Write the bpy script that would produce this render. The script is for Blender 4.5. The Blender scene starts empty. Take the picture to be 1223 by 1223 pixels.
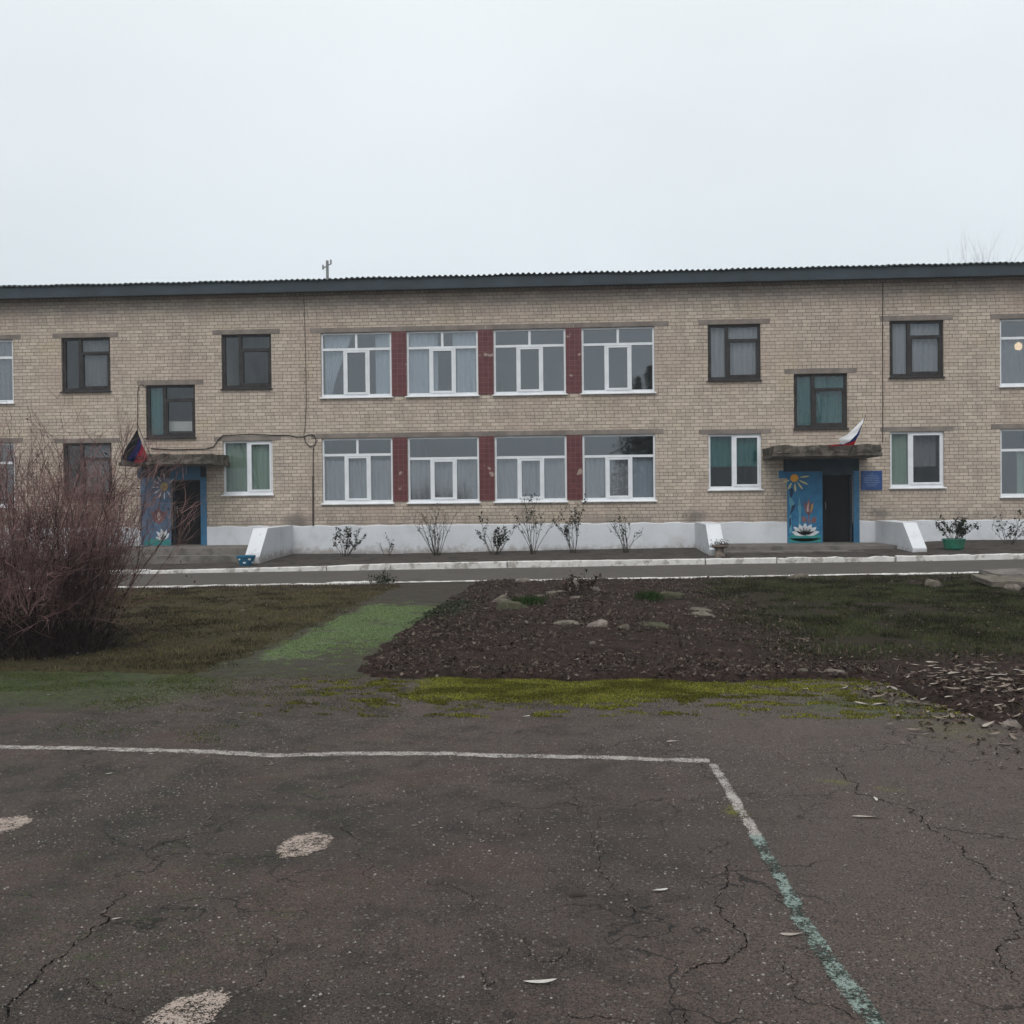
import bpy, math, random
import numpy as np
from mathutils import Vector, Matrix
random.seed(7); RNG = np.random.default_rng(11)
sc = bpy.context.scene
C = sc.collection
PI = math.pi

# ------------------------------------------------------------------ mesh helpers
class MB:
    """collects faces, builds ONE mesh object"""
    def __init__(s): s.v = []; s.f = []; s.c = []; s.col = None
    def _p(s, pts):
        i = len(s.v); s.v += [tuple(p) for p in pts]
        if s.col is not None: s.c += [s.col] * len(pts)
        return i
    def face(s, pts):
        i = s._p(pts); s.f.append(tuple(range(i, i + len(pts)))); return s
    def box(s, x0, x1, y0, y1, z0, z1):
        i = s._p([(x0,y0,z0),(x1,y0,z0),(x1,y1,z0),(x0,y1,z0),(x0,y0,z1),(x1,y0,z1),(x1,y1,z1),(x0,y1,z1)])
        for q in ((0,3,2,1),(4,5,6,7),(0,1,5,4),(1,2,6,5),(2,3,7,6),(3,0,4,7)): s.f.append(tuple(i+k for k in q))
        return s
    def prism(s, poly, axis, a, b):
        """poly: 2D list; axis 'x': (y,z) extruded in x; 'y': (x,z); 'z': (x,y)"""
        def P(p, t):
            return (t, p[0], p[1]) if axis == 'x' else (p[0], t, p[1]) if axis == 'y' else (p[0], p[1], t)
        n = len(poly)
        i = s._p([P(p, a) for p in poly] + [P(p, b) for p in poly])
        s.f.append(tuple(i+k for k in range(n-1, -1, -1))); s.f.append(tuple(i+n+k for k in range(n)))
        for k in range(n): s.f.append((i+k, i+(k+1) % n, i+n+(k+1) % n, i+n+k))
        return s
    def tube(s, path, rad, sides=6, cap=True):
        path = [Vector(p) for p in path]; n = len(path)
        if not isinstance(rad, (list, tuple)): rad = [rad] * n
        i0 = len(s.v); ref = None
        for k, p in enumerate(path):
            d = (path[min(k+1, n-1)] - path[max(k-1, 0)])
            if d.length < 1e-9: d = Vector((0, 0, 1))
            d.normalize()
            if ref is None or abs(ref.dot(d)) > .95: ref = Vector((1, 0, 0)) if abs(d.x) < .8 else Vector((0, 1, 0))
            a = d.cross(ref).normalized(); b = d.cross(a)
            ring = [p + (a * math.cos(2*PI*j/sides) + b * math.sin(2*PI*j/sides)) * rad[k] for j in range(sides)]
            s._p(ring)
        for k in range(n-1):
            for j in range(sides):
                a = i0 + k*sides + j; b = i0 + k*sides + (j+1) % sides
                s.f.append((a, b, b+sides, a+sides))
        if cap:
            s.f.append(tuple(i0+j for j in range(sides-1, -1, -1))); s.f.append(tuple(i0+(n-1)*sides+j for j in range(sides)))
        return s
    def lathe(s, prof, cx=0, cy=0, sides=20, wob=0):
        i0 = len(s.v); n = len(prof)
        for r, z in prof:
            s._p([(cx + r*math.cos(2*PI*j/sides)*(1+wob*math.sin(3*j+9*z)), cy + r*math.sin(2*PI*j/sides)*(1+wob*math.cos(2*j+7*z)), z) for j in range(sides)])
        for k in range(n-1):
            for j in range(sides):
                a = i0+k*sides+j; b = i0+k*sides+(j+1) % sides
                s.f.append((a, b, b+sides, a+sides))
        s.f.append(tuple(i0+j for j in range(sides-1, -1, -1))); s.f.append(tuple(i0+(n-1)*sides+j for j in range(sides)))
        return s
    def build(s, name, mat, parent=None, loc=(0,0,0), smooth=False):
        me = bpy.data.meshes.new(name); me.from_pydata(s.v, [], s.f); me.update()
        if s.c:
            at = me.attributes.new('col', 'FLOAT_COLOR', 'POINT')
            at.data.foreach_set('color', np.array([(c[0], c[1], c[2], 1) for c in s.c], 'f').ravel())
        if smooth: me.polygons.foreach_set('use_smooth', [True]*len(me.polygons))
        return link(name, me, mat, parent, loc)

def link(name, me, mat, parent=None, loc=(0,0,0)):
    o = bpy.data.objects.new(name, me); C.objects.link(o)
    if mat is not None: me.materials.append(mat)
    if parent is not None: o.parent = parent
    o.location = loc
    return o

def mesh_np(name, V, tris=None, quads=None, col=None, smooth=False, attrs=None):
    me = bpy.data.meshes.new(name)
    V = np.asarray(V, 'f'); me.vertices.add(len(V)); me.vertices.foreach_set('co', V.ravel())
    idx = []; st = []; tot = []; p = 0
    for arr, k in ((tris, 3), (quads, 4)):
        if arr is None or len(arr) == 0: continue
        arr = np.asarray(arr, 'i'); idx.append(arr.ravel()); st.append(p + np.arange(len(arr))*k); tot.append(np.full(len(arr), k)); p += arr.size
    idx = np.concatenate(idx).astype('i'); st = np.concatenate(st).astype('i'); tot = np.concatenate(tot).astype('i')
    me.loops.add(len(idx)); me.loops.foreach_set('vertex_index', idx)
    me.polygons.add(len(st)); me.polygons.foreach_set('loop_start', st); me.polygons.foreach_set('loop_total', tot)
    if smooth: me.polygons.foreach_set('use_smooth', np.ones(len(st), bool))
    me.update(calc_edges=True); me.validate()
    for nm, dat in (attrs or {}).items():
        a = me.attributes.new(nm, 'FLOAT_COLOR', 'POINT')
        d = np.ones((len(V), 4), 'f'); d[:, :dat.shape[1]] = dat; a.data.foreach_set('color', d.ravel())
    if col is not None:
        a = me.attributes.new('col', 'FLOAT_COLOR', 'POINT')
        d = np.ones((len(V), 4), 'f'); d[:, :3] = col; a.data.foreach_set('color', d.ravel())
    return me

def empty(name, loc=(0,0,0), rz=0):
    o = bpy.data.objects.new(name, None); C.objects.link(o); o.location = loc; o.rotation_euler = (0,0,rz); o.empty_display_size = .2
    return o
def tag(o, label, cat, group=None):
    o['label'] = label; o['category'] = cat
    if group: o['group'] = group
    return o
def struct(o, kind='structure'):
    o['kind'] = kind; return o

# lattice noise -------------------------------------------------------
_L = np.random.default_rng(5).random((256, 256))
def vn(x, y, s=1.0, seed=0):
    x = np.asarray(x, float)*s + seed*17.31; y = np.asarray(y, float)*s + seed*7.77
    xi = np.floor(x).astype(int); yi = np.floor(y).astype(int); fx = x-xi; fy = y-yi
    fx = fx*fx*(3-2*fx); fy = fy*fy*(3-2*fy)
    g = lambda a, b: _L[a & 255, b & 255]
    return (g(xi,yi)*(1-fx)+g(xi+1,yi)*fx)*(1-fy)+(g(xi,yi+1)*(1-fx)+g(xi+1,yi+1)*fx)*fy
def fbm(x, y, s=1.0, seed=0, o=4):
    r = 0; a = .5; t = 0
    for k in range(o): r = r + a*vn(x, y, s*2**k, seed+k); t += a; a *= .5
    return r/t
def ss(x, a, b):
    t = np.clip((np.asarray(x, float)-a)/(b-a), 0, 1); return t*t*(3-2*t)
def inpoly(x, y, poly):
    x = np.asarray(x, float); y = np.asarray(y, float); r = np.zeros(np.broadcast(x, y).shape, bool); n = len(poly)
    for i in range(n):
        x0, y0 = poly[i]; x1, y1 = poly[(i+1) % n]
        if y0 == y1: continue
        c = ((y0 > y) != (y1 > y)) & (x < (x1-x0)*(y-y0)/(y1-y0)+x0); r ^= c
    return r

# ------------------------------------------------------------------ node helpers
class NT:
    def __init__(s, name):
        s.m = bpy.data.materials.new(name); s.m.use_nodes = True; s.t = s.m.node_tree; s.t.nodes.clear()
        s.out = s.t.nodes.new('ShaderNodeOutputMaterial')
    def n(s, typ, **kw):
        nd = s.t.nodes.new('ShaderNode'+typ)
        for k, v in kw.items(): setattr(nd, k, v)
        return nd
    def set(s, sock, v):
        if isinstance(v, bpy.types.NodeSocket): s.t.links.new(v, sock)
        elif v is not None:
            if sock.type == 'RGBA' and len(v) == 3: v = (*v, 1)
            sock.default_value = v
    def math(s, op, a, b=None, c=None, clamp=False):
        nd = s.n('Math', operation=op, use_clamp=clamp); s.set(nd.inputs[0], a)
        if b is not None: s.set(nd.inputs[1], b)
        if c is not None: s.set(nd.inputs[2], c)
        return nd.outputs[0]
    def mix(s, f, a, b, mode='MIX'):
        nd = s.n('Mix', data_type='RGBA', blend_type=mode); s.set(nd.inputs[0], f); s.set(nd.inputs[6], a); s.set(nd.inputs[7], b); return nd.outputs[2]
    def fmix(s, f, a, b):
        nd = s.n('Mix', data_type='FLOAT'); s.set(nd.inputs[0], f); s.set(nd.inputs[2], a); s.set(nd.inputs[3], b); return nd.outputs[0]
    def pos(s): return s.n('NewGeometry').outputs['Position']
    def obj(s): return s.n('TexCoord').outputs['Object']
    def noise(s, vec, scale, detail=4, rough=.55, dist=0, out='Fac'):
        nd = s.n('TexNoise'); s.set(nd.inputs['Vector'], vec); nd.inputs['Scale'].default_value = scale; nd.inputs['Detail'].default_value = detail
        nd.inputs['Roughness'].default_value = rough; nd.inputs['Distortion'].default_value = dist; return nd.outputs[out]
    def vor(s, vec, scale, feature='F1', out='Distance', rnd=1):
        nd = s.n('TexVoronoi', feature=feature); s.set(nd.inputs['Vector'], vec); nd.inputs['Scale'].default_value = scale; nd.inputs['Randomness'].default_value = rnd; return nd.outputs[out]
    def ss(s, v, a, b, lo=0, hi=1):
        nd = s.n('MapRange', interpolation_type='SMOOTHSTEP'); s.set(nd.inputs[0], v); s.set(nd.inputs[1], a); s.set(nd.inputs[2], b); nd.inputs[3].default_value = lo; nd.inputs[4].default_value = hi; return nd.outputs[0]
    def attr(s, name):
        return s.n('Attribute', attribute_name=name).outputs['Color']
    def sep(s, v):
        nd = s.n('SeparateXYZ'); s.set(nd.inputs[0], v); return nd.outputs
    def comb(s, x, y, z=0.0):
        nd = s.n('CombineXYZ'); s.set(nd.inputs[0], x); s.set(nd.inputs[1], y); s.set(nd.inputs[2], z); return nd.outputs[0]
    def bump(s, h, strength=.5, dist=.01):
        nd = s.n('Bump'); s.set(nd.inputs['Height'], h); nd.inputs['Strength'].default_value = strength; nd.inputs['Distance'].default_value = dist; return nd.outputs[0]
    def pbr(s, col, rough=.8, normal=None, spec=.3, alpha=None, **kw):
        b = s.n('BsdfPrincipled'); s.set(b.inputs['Base Color'], col); s.set(b.inputs['Roughness'], rough); b.inputs['Specular IOR Level'].default_value = spec
        if normal is not None: s.set(b.inputs['Normal'], normal)
        if alpha is not None: s.set(b.inputs['Alpha'], alpha)
        for k, v in kw.items(): s.set(b.inputs[k], v)
        s.t.links.new(b.outputs[0], s.out.inputs[0]); return s.m
    def surf(s, sh): s.t.links.new(sh, s.out.inputs[0]); return s.m

def m_plain(name, col, rough=.7, var=.25, scale=6, spec=.3, dirt=None, dscale=1.5, bump=0.0, dth=(.5,.72), splash=None):
    t = NT(name); p = t.pos(); nz = t.noise(p, scale, 5)
    dark = tuple(c*(1-var) for c in col); light = tuple(min(1, c*(1+var)) for c in col)
    c = t.mix(t.ss(nz, .3, .7), dark, light)
    if dirt: c = t.mix(t.math('MULTIPLY', t.ss(t.noise(p, dscale, 6, .65), *dth), dirt[3]), c, dirt[:3])
    if splash: c = t.mix(t.math('MULTIPLY', t.ss(t.math('ADD', t.sep(p)[2], t.math('MULTIPLY', t.math('SUBTRACT', t.noise(p, 5, 6, .7), .5), .7)), splash[0], splash[1]), .75), c, (.24,.205,.175)); c = t.mix(t.ss(t.noise(p, 16, 4, .7), .66, .7), c, (.3,.28,.26))
    nrm = t.bump(t.noise(p, scale*6, 4), bump, .01) if bump else None
    return t.pbr(c, rough, nrm, spec)
def m_attr(name, rough=.8, spec=.2, trans=0.0):
    t = NT(name); c = t.attr('col')
    if trans:
        d = t.n('BsdfDiffuse'); t.set(d.inputs[0], c); tr = t.n('BsdfTranslucent'); t.set(tr.inputs[0], c)
        mx = t.n('MixShader'); mx.inputs[0].default_value = trans; t.t.links.new(d.outputs[0], mx.inputs[1]); t.t.links.new(tr.outputs[0], mx.inputs[2])
        return t.surf(mx.outputs[0])
    return t.pbr(c, rough, None, spec)

def make_brick():
    t = NT('silicate_brick'); P = t.pos()
    # hand-laid waviness of the courses
    wob = t.math('MULTIPLY', t.math('SUBTRACT', t.noise(P, 1.6, 2), .5), .03)
    sx = t.sep(P); u0 = t.math('ADD', sx[0], sx[1]); z0 = t.math('ADD', sx[2], wob)
    h = .1035; row_f = t.math('DIVIDE', z0, h); row = t.math('FLOOR', row_f); fv = t.math('FRACT', row_f)
    isH = t.math('LESS_THAN', t.math('MODULO', t.math('ADD', row, 60.0), 6.0), .5)
    w = t.fmix(isH, .264, .132)
    wn0 = t.n('TexWhiteNoise', noise_dimensions='1D'); t.set(wn0.inputs['W'], row)
    off = t.math('ADD', t.math('MULTIPLY', t.math('MODULO', t.math('ADD', row, 60.0), 2.0), .5), t.math('MULTIPLY', wn0.outputs[0], .22))
    ux = t.math('ADD', t.math('DIVIDE', u0, w), off); iu = t.math('FLOOR', ux); fu = t.math('FRACT', ux)
    du = t.math('MULTIPLY', t.math('MINIMUM', fu, t.math('SUBTRACT', 1.0, fu)), w)
    dv = t.math('MULTIPLY', t.math('MINIMUM', fv, t.math('SUBTRACT', 1.0, fv)), h)
    fine = t.noise(P, 45, 3)
    d = t.math('ADD', t.math('MINIMUM', du, dv), t.math('MULTIPLY', t.math('SUBTRACT', fine, .5), .012))
    brick = t.ss(d, .0015, .0105)
    wn = t.n('TexWhiteNoise', noise_dimensions='2D'); t.set(wn.inputs['Vector'], t.comb(iu, row)); rv = wn.outputs['Value']
    base = t.mix(rv, (.435,.364,.3), (.6,.51,.422))
    big = t.noise(P, .45, 4, .6)
    base = t.mix(t.math('MULTIPLY', t.ss(big, .42, .7), .55), base, (.465,.345,.29))      # pinkish patches
    big2 = t.noise(t.comb(sx[0], sx[1], t.math('ADD', sx[2], 31.0)), .7, 4, .6)
    base = t.mix(t.math('MULTIPLY', t.ss(big2, .5, .75), .5), base, (.50,.42,.285))        # yellower patches
    grime = t.noise(t.comb(t.math('MULTIPLY', sx[0], 1.6), sx[1], t.math('MULTIPLY', sx[2], .5)), 1.1, 6, .65)
    base = t.mix(t.math('MULTIPLY', t.ss(grime, .46, .74), .5), base, (.27,.235,.2))
    soot = t.math('MULTIPLY', t.ss(sx[2], 7.3, 8.1), t.ss(t.noise(P, 1.4, 5, .6), .35, .6)); base = t.mix(t.math('MULTIPLY', soot, .5), base, (.3,.25,.235))
    # damp foot of the wall
    foot = t.math('MULTIPLY', t.ss(sx[2], 1.75, 1.05), t.ss(t.noise(P, 2.2, 5, .65), .35, .65))
    base = t.mix(t.math('MULTIPLY', foot, .5), base, (.2,.18,.165))
    rotten = t.ss(t.noise(P, 3.1, 5, .7), .66, .72)                                        # weather-eaten bricks
    for px, pz, rad in ((-8.5,1.22,.62),(3.55,1.25,.5),(8.95,1.3,.42)):
        dx = t.math('SUBTRACT', sx[0], px); dz = t.math('MULTIPLY', t.math('SUBTRACT', sx[2], pz), 1.7)
        rr = t.math('SQRT', t.math('ADD', t.math('MULTIPLY', dx, dx), t.math('MULTIPLY', dz, dz)))
        rr = t.math('ADD', rr, t.math('MULTIPLY', t.math('SUBTRACT', t.noise(P, 3.5, 4), .5), .5))
        base = t.mix(t.math('MULTIPLY', t.ss(rr, rad, rad*.25), .72), base, (.11,.098,.088))
    mort = t.mix(t.ss(t.noise(P, .9, 5, .65), .4, .62), t.mix(t.noise(P, 9, 3), (.115,.097,.085), (.19,.162,.14)), (.26,.222,.19))
    col = t.mix(t.math('MULTIPLY', brick, t.fmix(rotten, 1.0, .5)), mort, base)
    col = t.mix(t.math('MULTIPLY', t.ss(fine, .35, .7), .18), col, (.2,.175,.155))
    hgt = t.math('ADD', t.math('MULTIPLY', brick, 1.0), t.math('ADD', t.math('MULTIPLY', fine, .35), t.math('MULTIPLY', rv, .2)))
    return t.pbr(col, .92, t.bump(hgt, .8, .012), .15)

def make_tile():
    t = NT('maroon_tile'); P = t.pos(); sx = t.sep(P); u = t.math('ADD', sx[0], sx[1])
    b = t.n('TexBrick', offset=0.0, squash=1.0); t.set(b.inputs['Vector'], t.comb(u, sx[2])); b.inputs['Scale'].default_value = 1
    b.inputs['Brick Width'].default_value = .153; b.inputs['Row Height'].default_value = .153; b.inputs['Mortar Size'].default_value = .0035; b.inputs['Mortar Smooth'].default_value = .2
    b.inputs['Color1'].default_value = (.09,.016,.0195,1); b.inputs['Color2'].default_value = (.12,.028,.031,1); b.inputs['Mortar'].default_value = (.2,.12,.115,1)
    c = t.mix(t.math('MULTIPLY', t.ss(t.noise(P, 5, 5), .5, .7), .35), b.outputs[0], (.13,.06,.06))
    miss = t.ss(t.noise(P, 3.3, 2, .4), .66, .68)
    c = t.mix(miss, c, (.3,.22,.19))
    return t.pbr(c, .38, t.bump(b.outputs[1], -.4, .004), .45)

def make_glass(name, r0=.1, tint=(.86,.9,.93), wave=.0):
    t = NT(name); lw = t.n('LayerWeight'); lw.inputs[0].default_value = .5; fr_ = t.math('MULTIPLY_ADD', t.math('POWER', lw.outputs['Facing'], 5.0), 1-r0, r0)
    tr = t.n('BsdfTransparent'); t.set(tr.inputs[0], tint); gl = t.n('BsdfGlossy'); t.set(gl.inputs[0], (.9,.95,1)); gl.inputs['Roughness'].default_value = .015
    if wave:
        nb = t.bump(t.noise(t.pos(), 2.2, 2), wave, .02); t.set(gl.inputs['Normal'], nb)
    mx = t.n('MixShader'); t.set(mx.inputs[0], fr_); t.t.links.new(tr.outputs[0], mx.inputs[1]); t.t.links.new(gl.outputs[0], mx.inputs[2])
    return t.surf(mx.outputs[0])
def make_cloth(name, col, opac=.85, trans=.12):
    t = NT(name); P = t.pos(); sx = t.sep(P)
    c = t.mix(t.noise(t.comb(t.math('MULTIPLY', sx[0], 9.0), sx[1], t.math('MULTIPLY', sx[2], .6)), 2, 3), tuple(k*.6 for k in col), col)
    d = t.n('BsdfDiffuse'); t.set(d.inputs[0], c); tl = t.n('BsdfTranslucent'); t.set(tl.inputs[0], c); tr = t.n('BsdfTransparent')
    m1 = t.n('MixShader'); m1.inputs[0].default_value = trans; t.t.links.new(d.outputs[0], m1.inputs[1]); t.t.links.new(tl.outputs[0], m1.inputs[2])
    lace = t.ss(t.vor(P, 26), .2, .5, 1, .85)
    m2 = t.n('MixShader'); t.set(m2.inputs[0], t.math('MULTIPLY', lace, opac)); t.t.links.new(tr.outputs[0], m2.inputs[1]); t.t.links.new(m1.outputs[0], m2.inputs[2])
    return t.surf(m2.outputs[0])

def make_asphalt(name, path=False, walk=False):
    t = NT(name); P = t.pos(); sx = t.sep(P); at = t.n('Attribute', attribute_name='mask')
    R, G, B = t.sep(at.outputs['Color'])[:3]; A = at.outputs['Alpha']
    n1 = t.noise(P, .5, 5, .6); n2 = t.noise(P, 2.6, 6, .65); n3 = t.noise(P, 14, 5, .6); n4 = t.noise(P, 90, 3, .6)
    c = t.mix(t.ss(n1, .33, .66), (.056,.041,.0345), (.096,.066,.054))
    c = t.mix(t.math('MULTIPLY', t.ss(n2, .46, .62), .7), c, (.037,.031,.026))
    c = t.mix(t.math('MULTIPLY', t.ss(t.noise(P, 1.1, 4), .5, .66), .6), c, (.108,.067,.055))
    c = t.mix(t.math('MULTIPLY', B, .75), c, t.mix(n2, (.108,.078,.066), (.152,.115,.098)))
    # aggregate
    vd = t.n('TexVoronoi', feature='F1'); t.set(vd.inputs['Vector'], P); vd.inputs['Scale'].default_value = 95
    ag = t.ss(vd.outputs['Distance'], .5, .25); wn = t.sep(vd.outputs['Color'])[0]
    pick = t.ss(wn, .45, .95)
    c = t.mix(t.math('MULTIPLY', t.math('MULTIPLY', ag, pick), t.ss(t.noise(P, 1.7, 4), .3, .68, .25, .95)), c, (.2,.175,.155))
    vb = t.n('TexVoronoi', feature='F1'); t.set(vb.inputs['Vector'], P); vb.inputs['Scale'].default_value = 33
    ag2 = t.math('MULTIPLY', t.ss(vb.outputs['Distance'], .4, .27), t.ss(t.sep(vb.outputs['Color'])[1], .58, .85))
    c = t.mix(t.math('MULTIPLY', ag2, .7), c, (.235,.205,.182))
    c = t.mix(t.math('MULTIPLY', t.ss(n4, .5, .64), .75), c, (.010,.009,.0085))
    # fine cracks
    cv = t.n('TexVoronoi', feature='DISTANCE_TO_EDGE'); nz = t.n('TexNoise'); t.set(nz.inputs['Vector'], P); nz.inputs['Scale'].default_value = 3.2; nz.inputs['Detail'].default_value = 6
    off = t.n('VectorMath', operation='MULTIPLY_ADD'); t.set(off.inputs[0], nz.outputs['Color']); off.inputs[1].default_value = (.75,.75,.75); t.set(off.inputs[2], P)
    t.set(cv.inputs['Vector'], off.outputs[0]); cv.inputs['Scale'].default_value = 1.0
    patch = t.ss(t.noise(P, .8, 3), .46, .6)
    crack = t.math('MULTIPLY', t.ss(cv.outputs['Distance'], .009, .002), patch)
    c = t.mix(t.math('MULTIPLY', crack, .8), c, (.011,.010,.009))
    if walk: c = t.mix(.8, c, t.mix(t.ss(t.fmix(.5, n2, n3), .38, .62), (.03,.024,.0145), (.064,.051,.031)))
    c2 = t.n('TexVoronoi', feature='DISTANCE_TO_EDGE'); t.set(c2.inputs['Vector'], off.outputs[0]); c2.inputs['Scale'].default_value = 2.7
    crk2 = t.math('MULTIPLY', t.math('MULTIPLY', t.ss(c2.outputs['Distance'], .012, .003), t.ss(t.noise(P, 1.3, 4), .38, .54)), t.ss(n3, .4, .6))
    c = t.mix(t.math('MULTIPLY', crk2, .75), c, (.012,.0105,.0095))
    pits = t.ss(t.noise(P, 30, 4, .7), .6, .7); c = t.mix(t.math('MULTIPLY', pits, .6), c, (.013,.0115,.0105))
    # biological films
    mz = t.fmix(.5, t.noise(P, 6, 7, .7), t.noise(P, 38, 4, .7))
    yel = t.ss(t.math('ADD', R, t.math('MULTIPLY', t.math('SUBTRACT', mz, .5), 2.2)), .3, .95)
    grn = t.ss(t.math('ADD', G, t.math('MULTIPLY', t.math('SUBTRACT', mz, .5), 2.6)), .42, .95)
    pal = t.ss(t.math('ADD', A, t.math('MULTIPLY', t.math('SUBTRACT', mz, .5), 1.4)), .35, .75)
    c = t.mix(t.math('MULTIPLY', grn, .8), c, t.mix(t.ss(n3, .35, .65), (.03,.044,.012), (.074,.102,.024)))
    c = t.mix(t.math('MULTIPLY', pal, .85), c, t.mix(t.ss(n3, .35, .65), (.055,.078,.028), (.17,.235,.1)))
    c = t.mix(yel, c, t.mix(n3, (.10,.105,.01), (.2,.2,.016)))
    if path: c = t.mix(.85, c, t.mix(n2, (.105,.094,.084), (.15,.137,.122)))
    h = t.math('ADD', t.math('MULTIPLY', n4, .9), t.math('ADD', t.math('MULTIPLY', ag, .5), t.math('ADD', t.math('MULTIPLY', ag2, 2.2), t.math('ADD', t.math('MULTIPLY', n3, .7), t.math('MULTIPLY', crack, -2.2)))))
    return t.pbr(c, t.ss(n2, .3, .7, .62, .85), t.bump(h, 1.0, .02), .3)

def make_ground():
    t = NT('ground_soil'); P = t.pos(); at = t.n('Attribute', attribute_name='mask'); S, G, O = t.sep(at.outputs['Color'])[:3]; K = at.outputs['Alpha']
    n2 = t.noise(P, 2.5, 6, .65); n3 = t.noise(P, 16, 6, .65); n4 = t.noise(P, 70, 4, .6)
    soil = t.mix(t.ss(n3, .3, .7), (.018,.0112,.0095), (.048,.031,.026))
    soil = t.mix(t.math('MULTIPLY', t.ss(n4, .55, .75), .5), soil, (.085,.066,.058))
    soil = t.mix(t.math('MULTIPLY', K, .85), soil, t.mix(t.ss(n3, .3, .7), (.06,.052,.047), (.105,.094,.086)))
    gr = t.mix(t.ss(n3, .3, .7), (.017,.014,.009), (.038,.031,.018))
    ol = t.mix(t.ss(n3, .3, .7), (.034,.028,.015), (.068,.057,.028))
    k = t.math('ADD', t.math('MULTIPLY', t.math('SUBTRACT', n2, .5), .9), t.math('MULTIPLY', t.math('SUBTRACT', n3, .5), 1.6)); soil = t.mix(t.math('MULTIPLY', t.ss(n2, .5, .62), .55), soil, (.017,.0115,.0105))
    c = t.mix(t.ss(t.math('ADD', G, k), .3, .75), soil, gr)
    c = t.mix(t.ss(t.math('ADD', O, k), .3, .75), c, ol)
    h = t.math('ADD', n3, t.math('MULTIPLY', n4, .6))
    return t.pbr(c, .95, t.bump(h, .9, .03), .1)

def make_paint(name, white, alt=None):
    """worn road paint on asphalt: holes where it has flaked away"""
    t = NT(name); P = t.pos(); at = t.n('Attribute', attribute_name='mask'); W, Gm = t.sep(at.outputs['Color'])[:2]
    n = t.fmix(.5, t.noise(P, 55, 5, .7), t.noise(P, 170, 3, .7)); n2 = t.noise(P, 9, 4)
    c = t.mix(t.noise(P, 22, 4), tuple(k*.7 for k in white), white)
    if alt: c = t.mix(t.ss(t.math('ADD', Gm, t.math('MULTIPLY', t.math('SUBTRACT', n2, .5), .5)), .35, .65), c, t.mix(t.ss(t.fmix(.35, t.noise(P, 48, 4, .7), n2), .44, .54), (.028,.044,.036), alt))
    a = t.ss(t.math('ADD', W, t.math('ADD', t.math('MULTIPLY', t.math('SUBTRACT', n, .5), 2.8), t.math('MULTIPLY', t.math('SUBTRACT', n2, .5), .8))), .32, .5)
    return t.pbr(c, .8, t.bump(n, .4, .004), .2, alpha=a)

M = {}
M['brick'] = make_brick(); M['tile'] = make_tile()
M['glass'] = make_glass('double_glazing', .18, (.97,.98,.99)); M['clearglass'] = make_glass('clear_glazing', .05, (.97,.98,.98)); M['oldglass'] = make_glass('old_window_glass', .085, (.95,.97,.98), .12)
M['pvc'] = m_plain('white_pvc', (.72,.74,.77), .4, .06, 3, .4)
M['sill'] = m_plain('white_sill', (.74,.75,.77), .45, .1, 2, .4)
M['darkwood'] = m_plain('dark_brown_wood', (.03,.026,.027), .6, .35, 7)
M['whitewash'] = m_plain('whitewash', (.62,.635,.665), .9, .05, 1.2, .1, (.45,.44,.43,.5), 1.1, .25, (.5,.72), (.5,.2))
M['whitewash_kerb'] = m_plain('whitewash_kerb', (.62,.6,.58), .9, .1, 5, .1, (.27,.24,.21,.8), 3.5, .4, (.5,.62))
M['lintel'] = m_plain('lintel_concrete', (.215,.185,.165), .9, .2, 2.2, .1, (.19,.135,.12,.5), 1.2, .2)
M['concrete'] = m_plain('old_concrete', (.17,.155,.142), .95, .35, 3, .1, (.06,.058,.045,.7), 3, .6)
M['rubble'] = m_plain('crumbled_canopy', (.105,.09,.076), .95, .5, 5, .1, (.035,.036,.022,.8), 4, .9)
M['fascia'] = m_plain('painted_fascia', (.034,.047,.058), .6, .2, 1.5, .3)
M['slate'] = m_plain('asbestos_sheet', (.11,.135,.135), .9, .2, 3, .1, (.08,.09,.085,.6), 3)
M['blue'] = m_plain('blue_mural_paint', (.022,.15,.30), .6, .22, 4, .3, (.03,.16,.2,.5), 4)
M['bluefade'] = m_plain('faded_blue_mural_paint', (.085,.15,.24), .7, .25, 4, .3, (.12,.13,.15,.6), 4)
M['navy'] = m_plain('dark_blue_paint_and_shade', (.012,.03,.048), .6, .3, 4, .3)  # paint of door frame and head; also colours the shade strips under the canopies
M['bluetrim'] = m_plain('blue_trim_paint', (.03,.13,.24), .5, .15, 6, .35)
M['door'] = m_plain('dark_door_paint', (.0035,.0028,.0033), .7, .25, 5, .15)
M['room'] = m_plain('room_plaster', (.3,.3,.28), .9, .1, 1)
M['metal'] = m_plain('dull_metal', (.2,.2,.2), .5, .2, 8, .5)
M['cable'] = m_plain('black_cable', (.02,.018,.018), .6, .2, 8)
M['rustpipe'] = m_plain('rusty_pipe', (.05,.038,.034), .7, .4, 12)
M['attr'] = m_attr('leaf_colours'); M['attr2'] = m_attr('blade_colours', .8, .15, .25)
M['bark'] = m_plain('twig_bark', (.036,.024,.024), .9, .4, 9, .1); M['redtwig'] = m_plain('red_brown_twig', (.16,.096,.09), .9, .6, 1.6, .1)
M['greybark'] = m_plain('grey_bark', (.2,.19,.185), .9, .25, 4, .1)
M['greentwig'] = m_plain('rose_cane', (.05,.042,.03), .8, .4, 9, .1)
M['stone'] = m_plain('sandstone', (.135,.118,.096), .95, .35, 7, .1, (.07,.065,.045,.7), 6, .6)
M['palestone'] = m_plain('pale_stone', (.175,.148,.13), .95, .4, 12, .1, (.1,.085,.07,.6), 9, .6)
M['mossstone'] = m_plain('mossy_stone', (.06,.058,.038), .95, .4, 9, .1, (.12,.11,.085,.6), 6, .6)
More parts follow.
